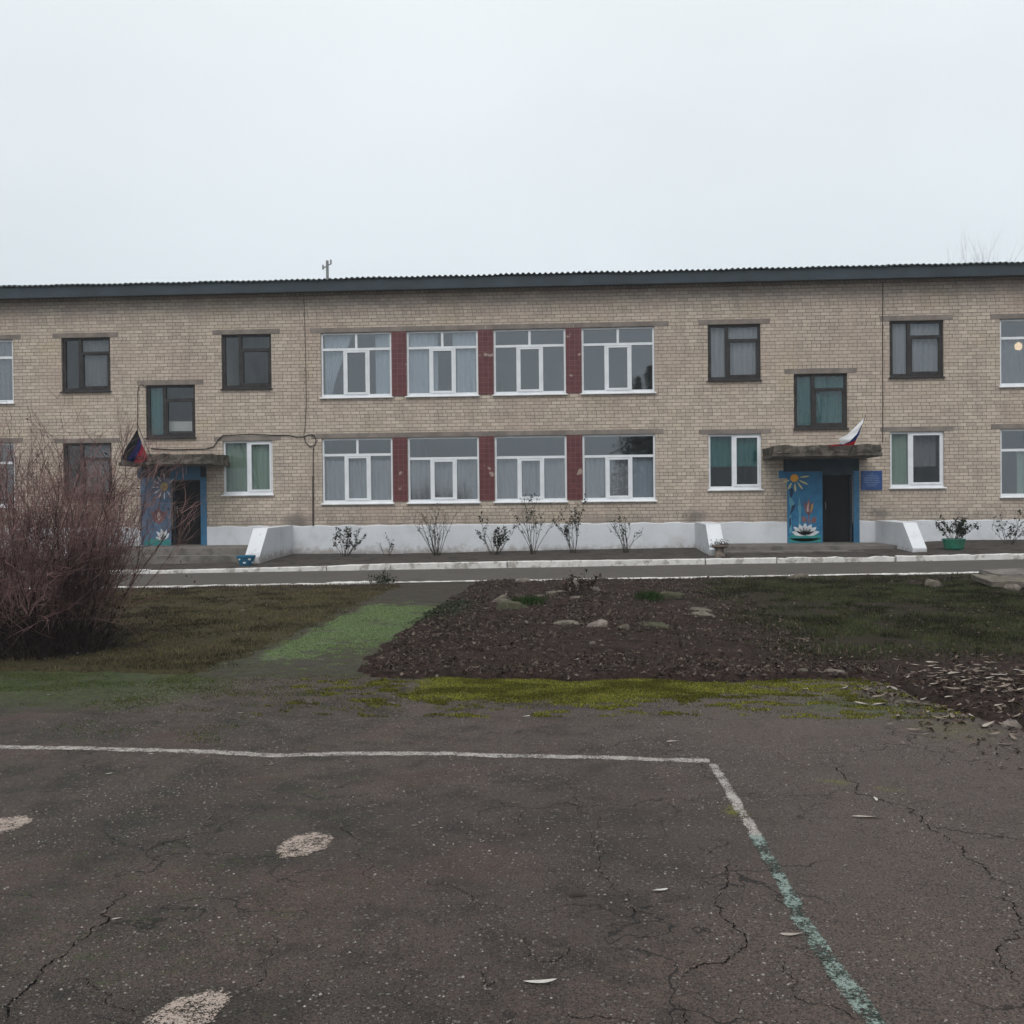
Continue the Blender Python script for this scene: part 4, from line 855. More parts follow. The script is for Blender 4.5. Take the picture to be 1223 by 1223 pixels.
pl = empty('plant'); pl.parent = t; pl.location = (0,0,.25)
shrub('x', '', '', None, .5, .62, 18, 420, [(.022,.036,.017),(.035,.045,.022),(.03,.03,.02)], 22, None, pl, .065)
x, y = 3.76, -3.56; z = GZ(x, y)
t = tag(empty('stump_planter', (x, y, z)), 'small crumbling brown pedestal planter with mossy crown at the foot of the white wing wall', 'planter')
MB().lathe([(.13,-.03),(.12,.06),(.1,.14),(.12,.2),(.2,.26),(.19,.3),(.0,.31)], 0, 0, 14, .12).build('pedestal', m_plain('pink_clay', (.19,.15,.125), .95, .35, 9, .1, (.07,.06,.04,.6), 7, .6), t)
P = [(random.gauss(0,.115), random.gauss(0,.08), .22+abs(random.gauss(0,.085))) for _ in range(1100)]
leaves('dry_moss', P, .035, [(.045,.04,.025),(.07,.058,.035),(.03,.028,.02)], 5, t, None, 1.2)
shrub('dry_plant', 'small dead reddish plant with curled stalks beside the upright white stone', 'plant', base(.05,-13.2), .34, .75, 12, 120, [(.07,.045,.038),(.05,.032,.028)], 33)
# weed tuft on the path edging
P = [(random.gauss(0,.16), random.gauss(0,.07), abs(random.gauss(0,.05))) for _ in range(420)]
t = tag(empty('weed_tuft', (-4.3,-8.2,pathf_z(-4.3)+.03)), 'dark weed tuft growing over the white path edging at the head of the mossy walkway', 'weed')
leaves('foliage', [(a, b, c*2.2) for a, b, c in P], .05, [(.02,.028,.012),(.035,.04,.018)], 6, t, None, 1.2)

# ------------------------------------------------------------------ stones
def stone_mesh(seed, sx, sy, sz, flat=.5):
    rng = random.Random(seed); n = 11; top = []; bot = []; ang = sorted(rng.uniform(0, 2*PI) for _ in range(n)); rr = [rng.uniform(.78, 1.05) for _ in range(n)]
    mb = MB(); i0 = 0
    lv = [(1.02, -.4, 0), (1.06, .25, .03), (.97, .72, .06), (.74, 1.0, .06), (.35, 1.04, .08)]
    for f, zz, wob in lv:
        mb._p([(sx/2*f*r*math.cos(a)*(1+rng.uniform(-wob, wob)), sy/2*f*r*math.sin(a)*(1+rng.uniform(-wob, wob)), sz*zz+sz*rng.uniform(-wob, wob)*1.5+.25*sz*math.cos(a+seed)*(zz > .2)) for a, r in zip(ang, rr)])
    for k in range(len(lv)-1):
        for j in range(n): mb.f.append((k*n+j, k*n+(j+1) % n, (k+1)*n+(j+1) % n, (k+1)*n+j))
    mb.f.append(tuple((len(lv)-1)*n+j for j in range(n)))
    return mb
ST = [(-1.147,-8.95,.28,.18,.09,'palestone','grey lichened lump just below the white path edging','palestone'),
      (-1.25,-13.9,.22,.16,.08,'stone','pale tilted slab stacked highest at the left of the stone ring',1), (-1.15,-14.6,.24,.16,.07,'stone','flat pale slab halfway down the small stack left in the stone ring',1), (-1.32,-15.05,.25,.18,.05,'stone','thin flat slab at the bottom left of the small stack in the stone ring',1),
      (-.97,-15.35,.4,.32,.19,'mossstone','big dark mossy boulder at the left front of the stone ring',1),
      (-.93,-13.4,.22,.14,.07,'stone','small flat stone behind the green tuft in the stone ring',1), (-.69,-12.95,.25,.16,.07,'stone','flat grey slab at the back of the stone ring',1), (-.36,-12.6,.33,.18,.08,'stone','long low slab at the back of the stone ring',1),
      (-.06,-12.4,.2,.16,.2,'palestone','upright whitish stone at the back of the ring',1), (.31,-12.33,.2,.15,.16,'palestone','rounded grey stone right of the upright whitish one',1), (.02,-13.7,.24,.18,.05,'stone','thin slab lying under the dry stalks in the stone ring',1),
      (-.69,-16.72,.075,.06,.06,'palestone','small white pebble in front of the mossy boulder',1), (-.1,-16.9,.36,.32,.06,'stone','wide flat beige slab at the front of the stone ring',1), (.27,-17.2,.24,.18,.11,'palestone','knobbly pinkish white stone at the front of the stone ring',1), (.18,-18.5,.08,.06,.06,'palestone','small white pebble lying in front of the stone ring',1),
      (1.55,-13.3,.55,.34,.12,'mossstone','large flat mossy slab at the right back of the stone ring',1), (1.95,-14.7,.38,.25,.1,'stone','upper grey slab at the right end of the stone ring',1), (1.83,-15.6,.3,.24,.1,'stone','lower grey slab at the right end of the stone ring',1), (1.0,-17.0,.4,.22,.08,'mossstone','dark low stone at the right front of the ring',1), (.6,-17.35,.16,.12,.07,'stone','small brown stone beside the knobbly pinkish one',1),
      (4.6,-9.1,.4,.25,.16,'stone','rough brown stone below the path edging on the right lawn',1), (6.6,-11.2,.32,.26,.2,'stone','squat lichened stone just left of the concrete slab pile',1), (2.6,-20.22,.2,.1,.05,'palestone','flat pale stone half sunk at the mossy court edge on the right',1), (2.3,-20.15,.13,.08,.04,'stone','small dark-edged stone left of the pale one in the mossy court edge',1), (3.35,-22.55,.13,.12,.09,'palestone','rounded beige stone at the right end of the court by the leaf pile',1)]
for k, s_ in enumerate(ST):
    x, y, a, b, c = s_[:5]; z = max(GZ(x, y), 0)
    o = stone_mesh(50+k, a*1.2, b*1.2, c*(.62 if k != 8 else .85)).build('stone', M[s_[5]], None, (x, y, z+(.05 if k == 1 else .02 if k == 2 else 0)-.01)); o.rotation_euler = (random.uniform(-.12,.12), random.uniform(-.12,.12)+(-.3 if k == 1 else 0), random.uniform(-.3,.3))
    tag(o, s_[6], 'stone', 'stones on the flower bed and lawn')
o = stone_mesh(88, .105, .075, .016).build('asphalt_chunk', m_plain('chunk', (.055,.044,.04), .9, .2, 20, .1), None, (-.017,-26.0,float(court_z(-.017,-26.0)))); tag(o, 'loose flat chunk of broken asphalt lying on the court', 'rubble')
# slab pile at the right edge of the lawn
zz = GZ(8.3, -11.2)
mb = MB(); rough_box(mb, 0, 2.6, -.55, .55, .07, .165, .06, 12, .1); o = mb.build('concrete_slab', M['stone'], None, (7.35,-11.55,zz)); o.rotation_euler = (.05, .02, -.06); tag(o, 'broken grey concrete slab propped on stones at the right edge of the lawn', 'slab')
mb = MB(); rough_box(mb, 0, 2.0, -.4, .5, .0, .07, .05, 17, .1); o = mb.build('concrete_slab', M['concrete'], None, (7.8,-10.9,zz+.15)); o.rotation_euler = (.03, -.02, .05); tag(o, 'upper darker concrete slab lying on the propped one at the right lawn edge', 'slab')
for k, (x, y, a, b, c, lb) in enumerate([(7.7,-12.05,.4,.3,.09,'lumpy pinkish stone under the left end of the slab pile'),(8.05,-12.3,.35,.28,.09,'low brown stone in front of the slab pile'),(8.55,-12.0,.45,.35,.1,'dark stone under the middle of the slab pile'),(9.2,-11.9,.45,.35,.1,'stone under the right end of the slab pile')]):
    o = stone_mesh(90+k, a, b, c).build('stone', M['palestone' if k < 2 else 'stone'], None, (x, y, GZ(x, y)-.01)); tag(o, lb, 'stone', 'stones on the flower bed and lawn')

# ------------------------------------------------------------------ ground cover
def scatter(n, x0, x1, y0, y1, dens, seed, near=True):
    rng = np.random.default_rng(seed); x = x0+(x1-x0)*rng.random(n); y = y0+(y1-y0)*rng.random(n); k = rng.random(n) < dens(x, y); return x[k], y[k]
def on_ground(x, y): return np.stack([x, y, ground_z(x, y)], -1)
incourt = lambda x, y: inpoly(x, y, COURT)
inwalk = lambda x, y: inpoly(x, y, WALK)
# left lawn: short tired olive turf
x, y = scatter(110000, -13, -3.5, -20.1, -8.25, lambda x, y: (~incourt(x, y+.12*fbm(x, y, 5, 73)))*(fbm(x, y, 1.2, 71)*.7+fbm(x, y, 6, 72)*.4 > .46)*ss(x, -14, -8)*(.45+.55*ss(y, -8.3, -11))*np.where(x > -3.85, (fbm(x, y, 4, 74) > .52)*ss(x, -3.5, -3.9), 1), 71)
n = len(x); hh = .018+.035*RNG.random(n)**1.5; P = on_ground(x, y); P[:, 2] = np.maximum(P[:, 2], np.where(x > -3.95, surf_z(x, y)+.012, -1)); hh = hh*(.5+1.3*fbm(x, y, 2.2, 171)); blade_mesh('short_grass', P, hh, .006+.004*RNG.random(n), cvar([(.075,.064,.028),(.095,.078,.04),(.055,.056,.022),(.11,.092,.055),(.055,.042,.026)], n, .3, 3)*(.45+1.15*ss(fbm(x, y, 1.7, 172), .3, .68))[:, None], 1.2, 4, kind='stuff')
# right lawn: dark green
x, y = scatter(150000, 1.9, 12.5, -20.2, -8.6, lambda x, y: (~incourt(x, y))*(fbm(x, y, 1.1, 75)*.75+fbm(x, y, 5, 76)*.35+.2*ss(x, 1.8, 4.5) > .6)*ss(y, -19.9, -18)*(.35+.65*ss(y, -8.4, -11.5))*ss(x, 1.8, 3.2), 75)
n = len(x); hh = .02+.04*RNG.random(n)**1.5; hh = hh*(.5+1.3*fbm(x, y, 2.4, 175)); blade_mesh('lawn_grass', on_ground(x, y), hh, .006+.005*RNG.random(n), cvar([(.03,.04,.014),(.042,.054,.02),(.052,.058,.026),(.066,.058,.032),(.024,.032,.013)], n, .3, 5)*(.5+1.1*ss(fbm(x, y, 1.9, 176), .3, .68))[:, None], 1.1, 6, kind='stuff')
# sparse grass in the bed and along the path edging
x, y = scatter(30000, -2.1, 3.2, -20.3, -8.2, lambda x, y: .55*(fbm(x, y, 1.6, 81) > .56), 81)
n = len(x); hh = .015+.04*RNG.random(n)**2; blade_mesh('bed_weeds', on_ground(x, y), hh, .006+.004*RNG.random(n), cvar([(.035,.03,.018),(.045,.04,.024),(.03,.036,.015)], n, .35, 7), 1.2, 8, kind='stuff')
# green tufts inside the stone ring
for k, (cx, cy, s_, lb) in enumerate([(-.78,-14.5,.2,'green tuft of grass growing between the stones at the left of the ring'),(1.2,-13.7,.16,'green grass tuft at the left foot of the large mossy slab')]):
    n = 900; px = cx+RNG.normal(0, s_*.6, n); py = cy+RNG.normal(0, s_, n); P = on_ground(px, py); P[:, 2] += .02; P -= np.array([cx, cy, 0])
    o = blade_mesh('grass_tuft', P, .05+.09*RNG.random(n), .008+.004*RNG.random(n), cvar([(.02,.045,.012),(.035,.065,.02),(.03,.04,.015)], n, .3, 9+k), .9, 12+k); o.location = (cx, cy, 0); tag(o, lb, 'grass tuft', 'grass tufts in the stone ring')
# moss carpet
def court_p(x, y): return np.stack([x, y, court_z(x, y)], -1)
x, y = scatter(260000, -2.9, 3.2, -22.2, -20.1, lambda x, y: np.clip((moss_y(x, y)*1.05+(fbm(x*.6, y, 9, 83)-.5)*2.6-.2)*1.5, 0, 1)*(court_z(x, y) > ground_z(x, y)-.01), 83)
n = len(x); x, y = x[:110000], y[:110000]; n = len(x); P = court_p(x, y); P[:, 2] = np.maximum(P[:, 2], ground_z(x, y))
blade_mesh('moss_carpet', P, .006+.014*RNG.random(n), .006+.005*RNG.random(n), cvar([(.2,.21,.03),(.15,.16,.028),(.26,.25,.045),(.1,.1,.03),(.09,.075,.03)], n, .3, 11)*(.6+.6*ss(fbm(x*.6, y, 3.5, 84), .3, .65))[:, None], 1.0, 12, kind='stuff')
x, y = scatter(50000, -4.2, 4.2, -22.7, -20.1, lambda x, y: np.clip((ss(y, -22.7, -21.2)+(fbm(x*.5, y, 5, 88)-.5)*2.6-.55)*.9, 0, 1)*(court_z(x, y) > ground_z(x, y)-.01), 183)
n = len(x); blade_mesh('court_edge_moss', court_p(x, y), .004+.009*RNG.random(n), .006+.005*RNG.random(n), cvar([(.085,.08,.02),(.06,.056,.02),(.11,.105,.022),(.05,.05,.018)], n, .3, 111), 1.0, 112, kind='stuff')
# pale green moss on the walkway
x, y = scatter(95000, -3.95, -2.05, -20.1, -12, lambda x, y: (ss(x, -3.95, -3.5)*ss(x, -2.05, -2.6)*ss(y, -20.3, -18.4)*ss(y, -11.8, -14)*(.15+1.5*fbm(x, y, 1.9, 64))+(fbm(x*.7, y, 6, 85)-.5)*2.2 > .58)*.95, 85)
n = len(x); P = np.stack([x, y, surf_z(x, y)+court_z(x, y)*ss(y, -18, -20)+.01], -1); blade_mesh('pale_moss', P, .008+.016*RNG.random(n), .007+.005*RNG.random(n), cvar([(.2,.28,.11),(.14,.22,.075),(.28,.34,.18),(.085,.125,.04)], n, .25, 13), 1.0, 14, kind='stuff')
# dark algae tufts on the court
x, y = scatter(60000, -7.5, -2.2, -23.2, -19.9, lambda x, y: np.clip((algae(x, y)*.9+(fbm(x*.6, y, 4, 87)-.5)*2.2-.5)*1.4, 0, 1), 87)
n = len(x); blade_mesh('court_algae', court_p(x, y), .004+.009*RNG.random(n), .006+.004*RNG.random(n), cvar([(.065,.09,.02),(.1,.125,.035),(.04,.055,.018)], n, .3, 15), 1.0, 16, kind='stuff')
# brown leaf litter on the bed, thick heap on its left corner
lit = [(.06,.04,.032),(.04,.027,.024),(.09,.064,.052),(.125,.098,.082),(.03,.022,.02),(.175,.14,.118)]
x, y = scatter(46000, -2.3, 3.0, -20.6, -8.3, lambda x, y: (.06+.55*(fbm(x, y, 1.3, 90) > .53))+.84*np.exp(-((x+1.75)/.55)**2-((y+17.8)/2.2)**2)+.5*np.exp(-((x-.4)/1.5)**2-((y+16.2)/1.2)**2)+.55*ss(y, -18.9, -20.1), 91)
P = on_ground(x, y); P[:, 2] += .012; leaves('leaf_litter', P, .042, lit, 92, None, 'stuff', .7)
x, y = scatter(5000, -2.6, -1.5, -16.6, -12.6, lambda x, y: np.exp(-((x+2.05)/.35)**2-((y+15)/1.5)**2), 93)
P = on_ground(x, y); P[:, 2] += .02+.05*RNG.random(len(x)); leaves('creeping_groundcover', P, .045, [(.04,.05,.03),(.06,.068,.045),(.03,.035,.022)], 94, None, 'stuff', .9)
x, y = scatter(16000, 2.6, 6.5, -23.8, -18.5, lambda x, y: .12+.88*np.exp(-((x-3.8)/.75)**2-((y+21.3)/1.2)**2), 95)
P = np.stack([x, y, np.maximum(ground_z(x, y), np.where(incourt(x, y), court_z(x, y), -1))+.008], -1); leaves('dark_leaf_litter', P, .05, lit+[(.045,.035,.022)], 96, None, 'stuff', .6)
x, y = scatter(14000, -13, 12, -20.2, -8.3, lambda x, y: (~incourt(x, y))*(~inwalk(x, y))*(.25+.75*ss(x, 1, 3)), 97)
P = on_ground(x, y); P[:, 2] += .022; leaves('scattered_lawn_leaves', P, .036, lit+[(.16,.13,.11)], 98, None, 'stuff', .6)
# grit on the asphalt
x, y = scatter(60000, -4.5, 3.6, -28, -20.6, lambda x, y: .08+.92*ss(fbm(x, y, 1.6, 99), .38, .68), 99)
n = len(x); s_ = .002+.0062*RNG.random(n)**2.4; P = court_p(x, y); V = []; 
oc = np.array([(1,0,.1),(-.2,.9,.1),(-.9,-.1,.1),(.1,-1,.1),(.1,.1,.8)]); V = (P[:, None]+oc[None]*s_[:, None, None]*(.7+.6*RNG.random((n, 5, 1)))).reshape(-1, 3); i = np.arange(n)[:, None]*5
o = link('asphalt_grit', mesh_np('asphalt_grit', V, tris=np.concatenate([i+np.array([[0,1,4]]), i+np.array([[1,2,4]]), i+np.array([[2,3,4]]), i+np.array([[3,0,4]])]), col=np.repeat(cvar([(.17,.145,.13),(.1,.083,.075),(.24,.215,.19),(.07,.058,.052),(.05,.042,.038)], n, .3, 100), 5, 0)), M['attr']); o['kind'] = 'stuff'
x, y = scatter(5200, -2.1, 3.2, -20.4, -8.4, lambda x, y: .12+.88*ss(y, -18.2, -20)+.3*(fbm(x, y, 2, 121) > .55), 120)
n = len(x); blade_mesh('dry_stalks', on_ground(x, y), .03+.1*RNG.random(n)**2, .004+.004*RNG.random(n), cvar([(.12,.095,.075),(.08,.06,.045),(.17,.145,.12),(.055,.04,.03)], n, .3, 122), 2.2, 123, kind='stuff')
ck = []; rg = np.random.default_rng(140)
for c in CR:
    for a, b in zip(c[:-1], c[1:]):
        for _ in range(int(math.dist(a, b)*170)): f = rg.random(); ck.append((a[0]+(b[0]-a[0])*f+rg.normal(0,.02), a[1]+(b[1]-a[1])*f+rg.normal(0,.02)))
ck = np.array(ck); n = len(ck); s_ = .002+.005*RNG.random(n)**2; P = court_p(ck[:,0], ck[:,1]); V = (P[:, None]+oc[None]*s_[:, None, None]*(.7+.6*RNG.random((n, 5, 1)))).reshape(-1, 3); i = np.arange(n)[:, None]*5
o = link('crack_crumbs', mesh_np('crack_crumbs', V, tris=np.concatenate([i+np.array([[0,1,4]]), i+np.array([[1,2,4]]), i+np.array([[2,3,4]]), i+np.array([[3,0,4]])]), col=np.repeat(cvar([(.08,.065,.057),(.05,.042,.038),(.13,.11,.1)], n, .3, 141), 5, 0)), M['attr']); o['kind'] = 'stuff'
# soil clods of the bed
x, y = scatter(3800, -2.2, 3.0, -20.6, -8.3, lambda x, y: .7+0*x, 101); n = len(x); s_ = .007+.034*RNG.random(n)**3.5; P = on_ground(x, y)
V = (P[:, None]+oc[None]*s_[:, None, None]*(.7+.6*RNG.random((n, 5, 1)))).reshape(-1, 3); i = np.arange(n)[:, None]*5
o = link('soil_clods', mesh_np('soil_clods', V, tris=np.concatenate([i+np.array([[0,1,4]]), i+np.array([[1,2,4]]), i+np.array([[2,3,4]]), i+np.array([[3,0,4]])]), col=np.repeat(cvar([(.05,.035,.03),(.035,.024,.021),(.07,.055,.048)], n, .3, 102), 5, 0)), M['attr']); o['kind'] = 'stuff'

# ------------------------------------------------------------------ single fallen leaves (willow)
leafmats = [m_plain('dry_leaf_pale', (.31,.27,.23), .8, .2, 30), m_plain('dry_leaf_tan', (.185,.145,.115), .8, .2, 30), m_plain('dry_leaf_white', (.47,.45,.41), .75, .08, 30)]
def leaf_me(seed, mat):
    rng = random.Random(seed); n = 9; V = []; Q = []; bend = rng.uniform(-.12, .12); curl = rng.uniform(.04, .12); lift = rng.uniform(.02, .12); tw = rng.uniform(-.5, .5)
    for k in range(n):
        f = k/(n-1)*2-1; w = .105*(1-abs(f)**2.2)**.8+.004; cx, cy = f*.5, bend*(1-f*f)
        for j in (-1, -.4, .4, 1): V.append((cx, cy+w*j, .012+lift*f*f*(1 if f > 0 else .4)+curl*(j*j)*w*2+tw*f*w*j))
    for k in range(n-1):
        for j in range(3): a = k*4+j; Q.append((a, a+4, a+5, a+1))
    return mesh_np('fallen_leaf', V, quads=Q, smooth=True), mat
LM = []
for k in range(9):
    me, _ = leaf_me(k, 0); me.materials.append(leafmats[[0,1,0,2,0,1,0,1,2][k]]); LM.append(me)
def drop(x, y, l, a, label, group, k=None, z=None):
    me = LM[random.randrange(len(LM)) if k is None else k]; o = bpy.data.objects.new('fallen_leaf', me); C.objects.link(o)
    if z is None: z = float(court_z(x, y)) if inpoly(x, y, COURT) else GZ(x, y)
    o.location = (x, y, z+.004); o.scale = (l, l*random.uniform(.8,1.15), l); o.rotation_euler = (random.uniform(-.12,.12), random.uniform(-.1,.1), a); tag(o, label, 'leaf', group); return o
drop(-.15,-26.85,.128,-.05,'large pale spindle leaf, nearest to the viewer on the dark asphalt','fallen leaves on the court',3)
drop(1.61,-24.85,.17,.02,'long thin pale leaf beside the forked crack right of the painted line','fallen leaves on the court',0)
drop(.87,-26.4,.095,.03,'pale leaf lying just left of the greenish stretch of the painted line','fallen leaves on the court',4)
drop(1.76,-24.48,.09,1.5,'short pale leaf pointing at the building, beside the forked crack','fallen leaves on the court',8)
for x, y, l, a in [(1.38,-21.72,.075,1),(-.43,-22.16,.09,.6),(-.39,-24.61,.04,0),(2.37,-23.07,.056,0),(2.62,-22.8,.06,.5),(-1.99,-26.39,.045,.5),(-2.12,-23.79,.084,.1),(-1.67,-24.36,.031,0),(.7,-23.05,.1,.1),(-.91,-25.05,.032,.2),(.37,-25.94,.09,.5),(.27,-22.37,.054,0),(-4.99,-21.29,.061,.2),(-3.06,-23.53,.047,.2),(-3.38,-22.68,.065,.1),(-3.12,-24.05,.049,.2),(-2.86,-22.09,.098,.2),(-2.42,-25.25,.035,0),(3.07,-23.11,.124,0),(3.19,-22.51,.08,1.5),(2.92,-21.41,.061,0),(1.3,-25.6,.03,.4),(1.75,-26.1,.03,2),(-.5,-25.3,.03,1),(.3,-24.3,.03,.3)]:
    drop(x, y, l, a, 'small pale dry leaf lying loose on the dark asphalt court', 'fallen leaves on the court')
for x, y, l, a in [(2.44,-21.01,.079,0),(3.01,-19.57,.1,.1),(3.75,-19.68,.18,-.3),(3.53,-19.79,.14,-.3),(3.67,-19.84,.15,-.2),(2.46,-20.25,.11,.1),(2.92,-20.15,.1,.3),(4.44,-17.01,.19,-.1),(2.48,-16.17,.17,0),(2.13,-20.89,.09,-.1),(-.01,-19.68,.09,1),(.47,-19.63,.1,-.7),(.7,-20.0,.11,.3),(1.06,-20.0,.12,1),(1.65,-20.0,.1,.5),(-3.85,-19.69,.18,.2),(-3.79,-19.46,.09,1)]:
    drop(x, y, l, a, 'pale dry leaf caught along the soil edge between the court and the lawn', 'fallen leaves along the lawn edge')
rng = random.Random(77)
for k in range(195):
    x, y = rng.gauss(3.65, .65), rng.gauss(-21.2, 1.05)
    if x < 2.35 or y > -18.9: continue
    z = max(GZ(x, y), float(court_z(x, y)) if inpoly(x, y, COURT) else -1)+.012
    drop(x, y, rng.uniform(.06,.19)*(1 if rng.random() < .6 else .6), rng.gauss(-.1, .9), 'long pale dry leaf in the heap of leaves at the right end of the court', 'fallen leaves heaped at the right', rng.choice([0,1,1,2,4,5,5,7,7,1,6]), z)
for k in range(60):
    x, y = rng.uniform(-9, 11), rng.uniform(-19.5, -9)
    if inwalk(x, y) or -2.2 < x < -1.2: continue
    drop(x, y, rng.uniform(.05,.12), rng.uniform(0, 3), 'small pale dry leaf lying on the lawn or flower bed', 'fallen leaves on the lawn')

# ------------------------------------------------------------------ the bare red-brown bush on the left
def big_bush(loc):
    e = tag(empty('bush', loc), 'large dense leafless red-brown bush at the left edge of the lawn', 'bush'); rng = random.Random(5); st = MB(); tw = MB(); tips = []
    def rv(s): return Vector((rng.gauss(0, s), rng.gauss(0, s), rng.gauss(0, s)))
    def strand(mb, p, d, l, r, n, wob, up=.06):
        pts = [p.copy()]
        for k in range(n): d = (d+rv(wob)+Vector((0,0,up))).normalized(); p = p+d*(l/n); pts.append(p.copy())
        mb.tube(pts, [r*(1-.75*k/n) for k in range(n+1)], 3, False); return pts, d
    for k in range(230):
        a = rng.uniform(0, 2*PI); rb = .85*math.sqrt(rng.random()); p = Vector((math.cos(a)*rb, math.sin(a)*rb*.8, -.03)); out = rng.uniform(.05,.75)
        d = Vector((math.cos(a)*out+rng.gauss(0,.12), math.sin(a)*out+rng.gauss(0,.12), 1)).normalized(); l = rng.uniform(1.2, 2.5)*(1-.14*out); 
        pts, dd = strand(st, p, d, l, rng.uniform(.006,.011), 7, .07)
        for j in range(2, 8):
            for q in range(2):
                if rng.random() < .82:
                    d2 = ((pts[j]-pts[j-1]).normalized()*1.0+rv(.55)+Vector((0,0,.25))).normalized(); p2, _ = strand(tw, pts[j], d2, rng.uniform(.3,.75), rng.uniform(.0035,.0055), 4, .14)
                    for m in range(1, 5):
                        for z_ in range(1 if rng.random() < .6 else 2):
                            d3 = ((p2[m]-p2[m-1]).normalized()+rv(.6)+Vector((0,0,.15))).normalized(); p3, _ = strand(tw, p2[m], d3, rng.uniform(.12,.36), .0028, 2, .16); tips.append(p3[-1])
    tl = MB()
    # low tangle of dead shoots round the foot
    for k in range(900):
        a = rng.uniform(0, 2*PI); rb = 1.0*math.sqrt(rng.random()); p = Vector((math.cos(a)*rb, math.sin(a)*rb*.75, -.02)); d = (Vector((math.cos(a)*.5, math.sin(a)*.5, 1))+rv(.5)).normalized()
        strand(tl, p, d, rng.uniform(.35,1.0), rng.uniform(.004,.007), 4, .2, .02)
    st.build('stems', M['bark'], e); tw.build('twigs', M['redtwig'], e); tl.build('dead_shoots', M['bark'], e)
    P = [tuple(rng.choice(tips)+rv(.02)) for _ in range(450)]+[(rng.gauss(0,.7), rng.gauss(0,.5), abs(rng.gauss(.25,.35))) for _ in range(5200)]
    leaves('dead_leaves', P, .034, [(.04,.024,.021),(.065,.042,.037),(.025,.017,.016)], 6, e, None, 1.2)
big_bush((-6.7,-18.7,GZ(-6.7,-18.7)))

# ------------------------------------------------------------------ trees and pole beyond, and the trees mirrored in the glass
def bare_tree(loc, h, label, seed, group, spread=.35, mat='greybark', cat='tree', thick=1.0):
    e = tag(empty('bare_tree', loc), label, cat, group); rng = random.Random(seed); tr = MB(); br = MB()
    def go(p, d, l, r, dep, mb):
        n = 6 if dep == 0 else 4; pts = [p.copy()]; rs = [r]
        for k in range(n):
            d = (d+Vector((rng.gauss(0,.07), rng.gauss(0,.07), .05))).normalized(); p = p+d*l/n; pts.append(p.copy()); rs.append(r*(1-.7*(k+1)/n))
            if dep < 4 and (k >= (1 if dep else 1)):
                for q in range(2 if dep < 3 else 1):
                    s_ = spread*(1.3 if dep else 1); d2 = (d+Vector((rng.gauss(0,s_), rng.gauss(0,s_), rng.uniform(0,.3)))).normalized(); go(p, d2, l*rng.uniform(.32,.55), rs[-1]*.6, dep+1, br)
        mb.tube(pts, rs, 5 if dep < 2 else 3, False)
    go(Vector((0,0,-.1)), Vector((0,0,1)), h*.85, .014*h*thick, 0, tr)
    tr.build('trunk', M[mat], e); br.build('branches', M[mat], e); return e
gp = 'bare trees behind the roof'
bare_tree((29.5,50,0), 15.9, 'faint bare tree showing tallest above the roof near the right edge', 1, gp, .2, thick=1.3)
bare_tree((31.2,52,0), 15.2, 'faint thin bare treetop just right of the tallest one above the roof', 2, gp, .14, thick=1.3)
bare_tree((32.5,50,0), 15.2, 'faint bare treetop second from the right edge above the roof', 3, gp, .2, thick=1.3)
bare_tree((34.0,51,0), 15.0, 'faint bare treetop closest to the right edge above the roof', 4, gp, .22, thick=1.3)
t = tag(empty('utility_pole', (-13.53,25,0)), 'grey utility pole with a tilted crossarm rising behind the roof', 'utility pole')
MB().tube([(0,0,-.3),(0,0,15.1)], [.14,.075], 10).build('pole', M['metal'], t)
MB().tube([(-.24,0,14.70),(.2,0,14.92)], .035, 6).build('crossarm', M['metal'], t)
for x, z in ((-.24,14.62),(.2,14.9)): MB().tube([(x,0,z),(x,0,z+.2),(x,0,z+.26)], [.05,.05,.03], 8).build('insulator', M['metal'], t)
def spruce(loc, h, label, seed):
    e = tag(empty('spruce', loc), label, 'tree', 'trees behind the viewer mirrored in the glass'); rng = random.Random(seed); tr = MB().tube([(0,0,-.2),(0,0,h)], [.02*h,.01], 8); P = []
    nl = int(h*3.2)
    for k in range(nl):
        z = h*(.1+.9*k/nl); R = (1-k/nl)**.8*h*.27*rng.uniform(.75,1.15)+.12
        for b in range(8):
            a = rng.uniform(0, 2*PI); L = R*rng.uniform(.6,1.1); tr.tube([(0,0,z),(math.cos(a)*L,math.sin(a)*L,z-.22*L+.05)], [.03,.008], 3, False)
            for m in range(int(12+L*16)): f = rng.random()**.7; P.append((math.cos(a)*L*f+rng.gauss(0,.12), math.sin(a)*L*f+rng.gauss(0,.12), z-.22*L*f+rng.gauss(0,.1)))
    tr.build('trunk', M['bark'], e); leaves('needles', P, .2, [(.01,.016,.009),(.015,.022,.012),(.02,.026,.014)], seed, e, None, 1.0)
spruce((5.5,-60,0), 12.7, 'dark spruce mirrored in the right middle window upstairs', 3); spruce((8.3,-62,0), 12.9, 'second dark spruce mirrored beside the first in the glass', 5); spruce((6.9,-63,0), 14.1, 'tallest dark spruce mirrored between two others in the glass', 8)
bare_tree((18.5,-50,0), 10.5, 'bare tree mirrored in the stair window over the right entrance', 31, 'trees behind the viewer mirrored in the glass', .4, 'bark')
bare_tree((-24,-46,0), 10.5, 'bare tree mirrored in the dark upper window at the left', 35, 'trees behind the viewer mirrored in the glass', .45, 'bark')
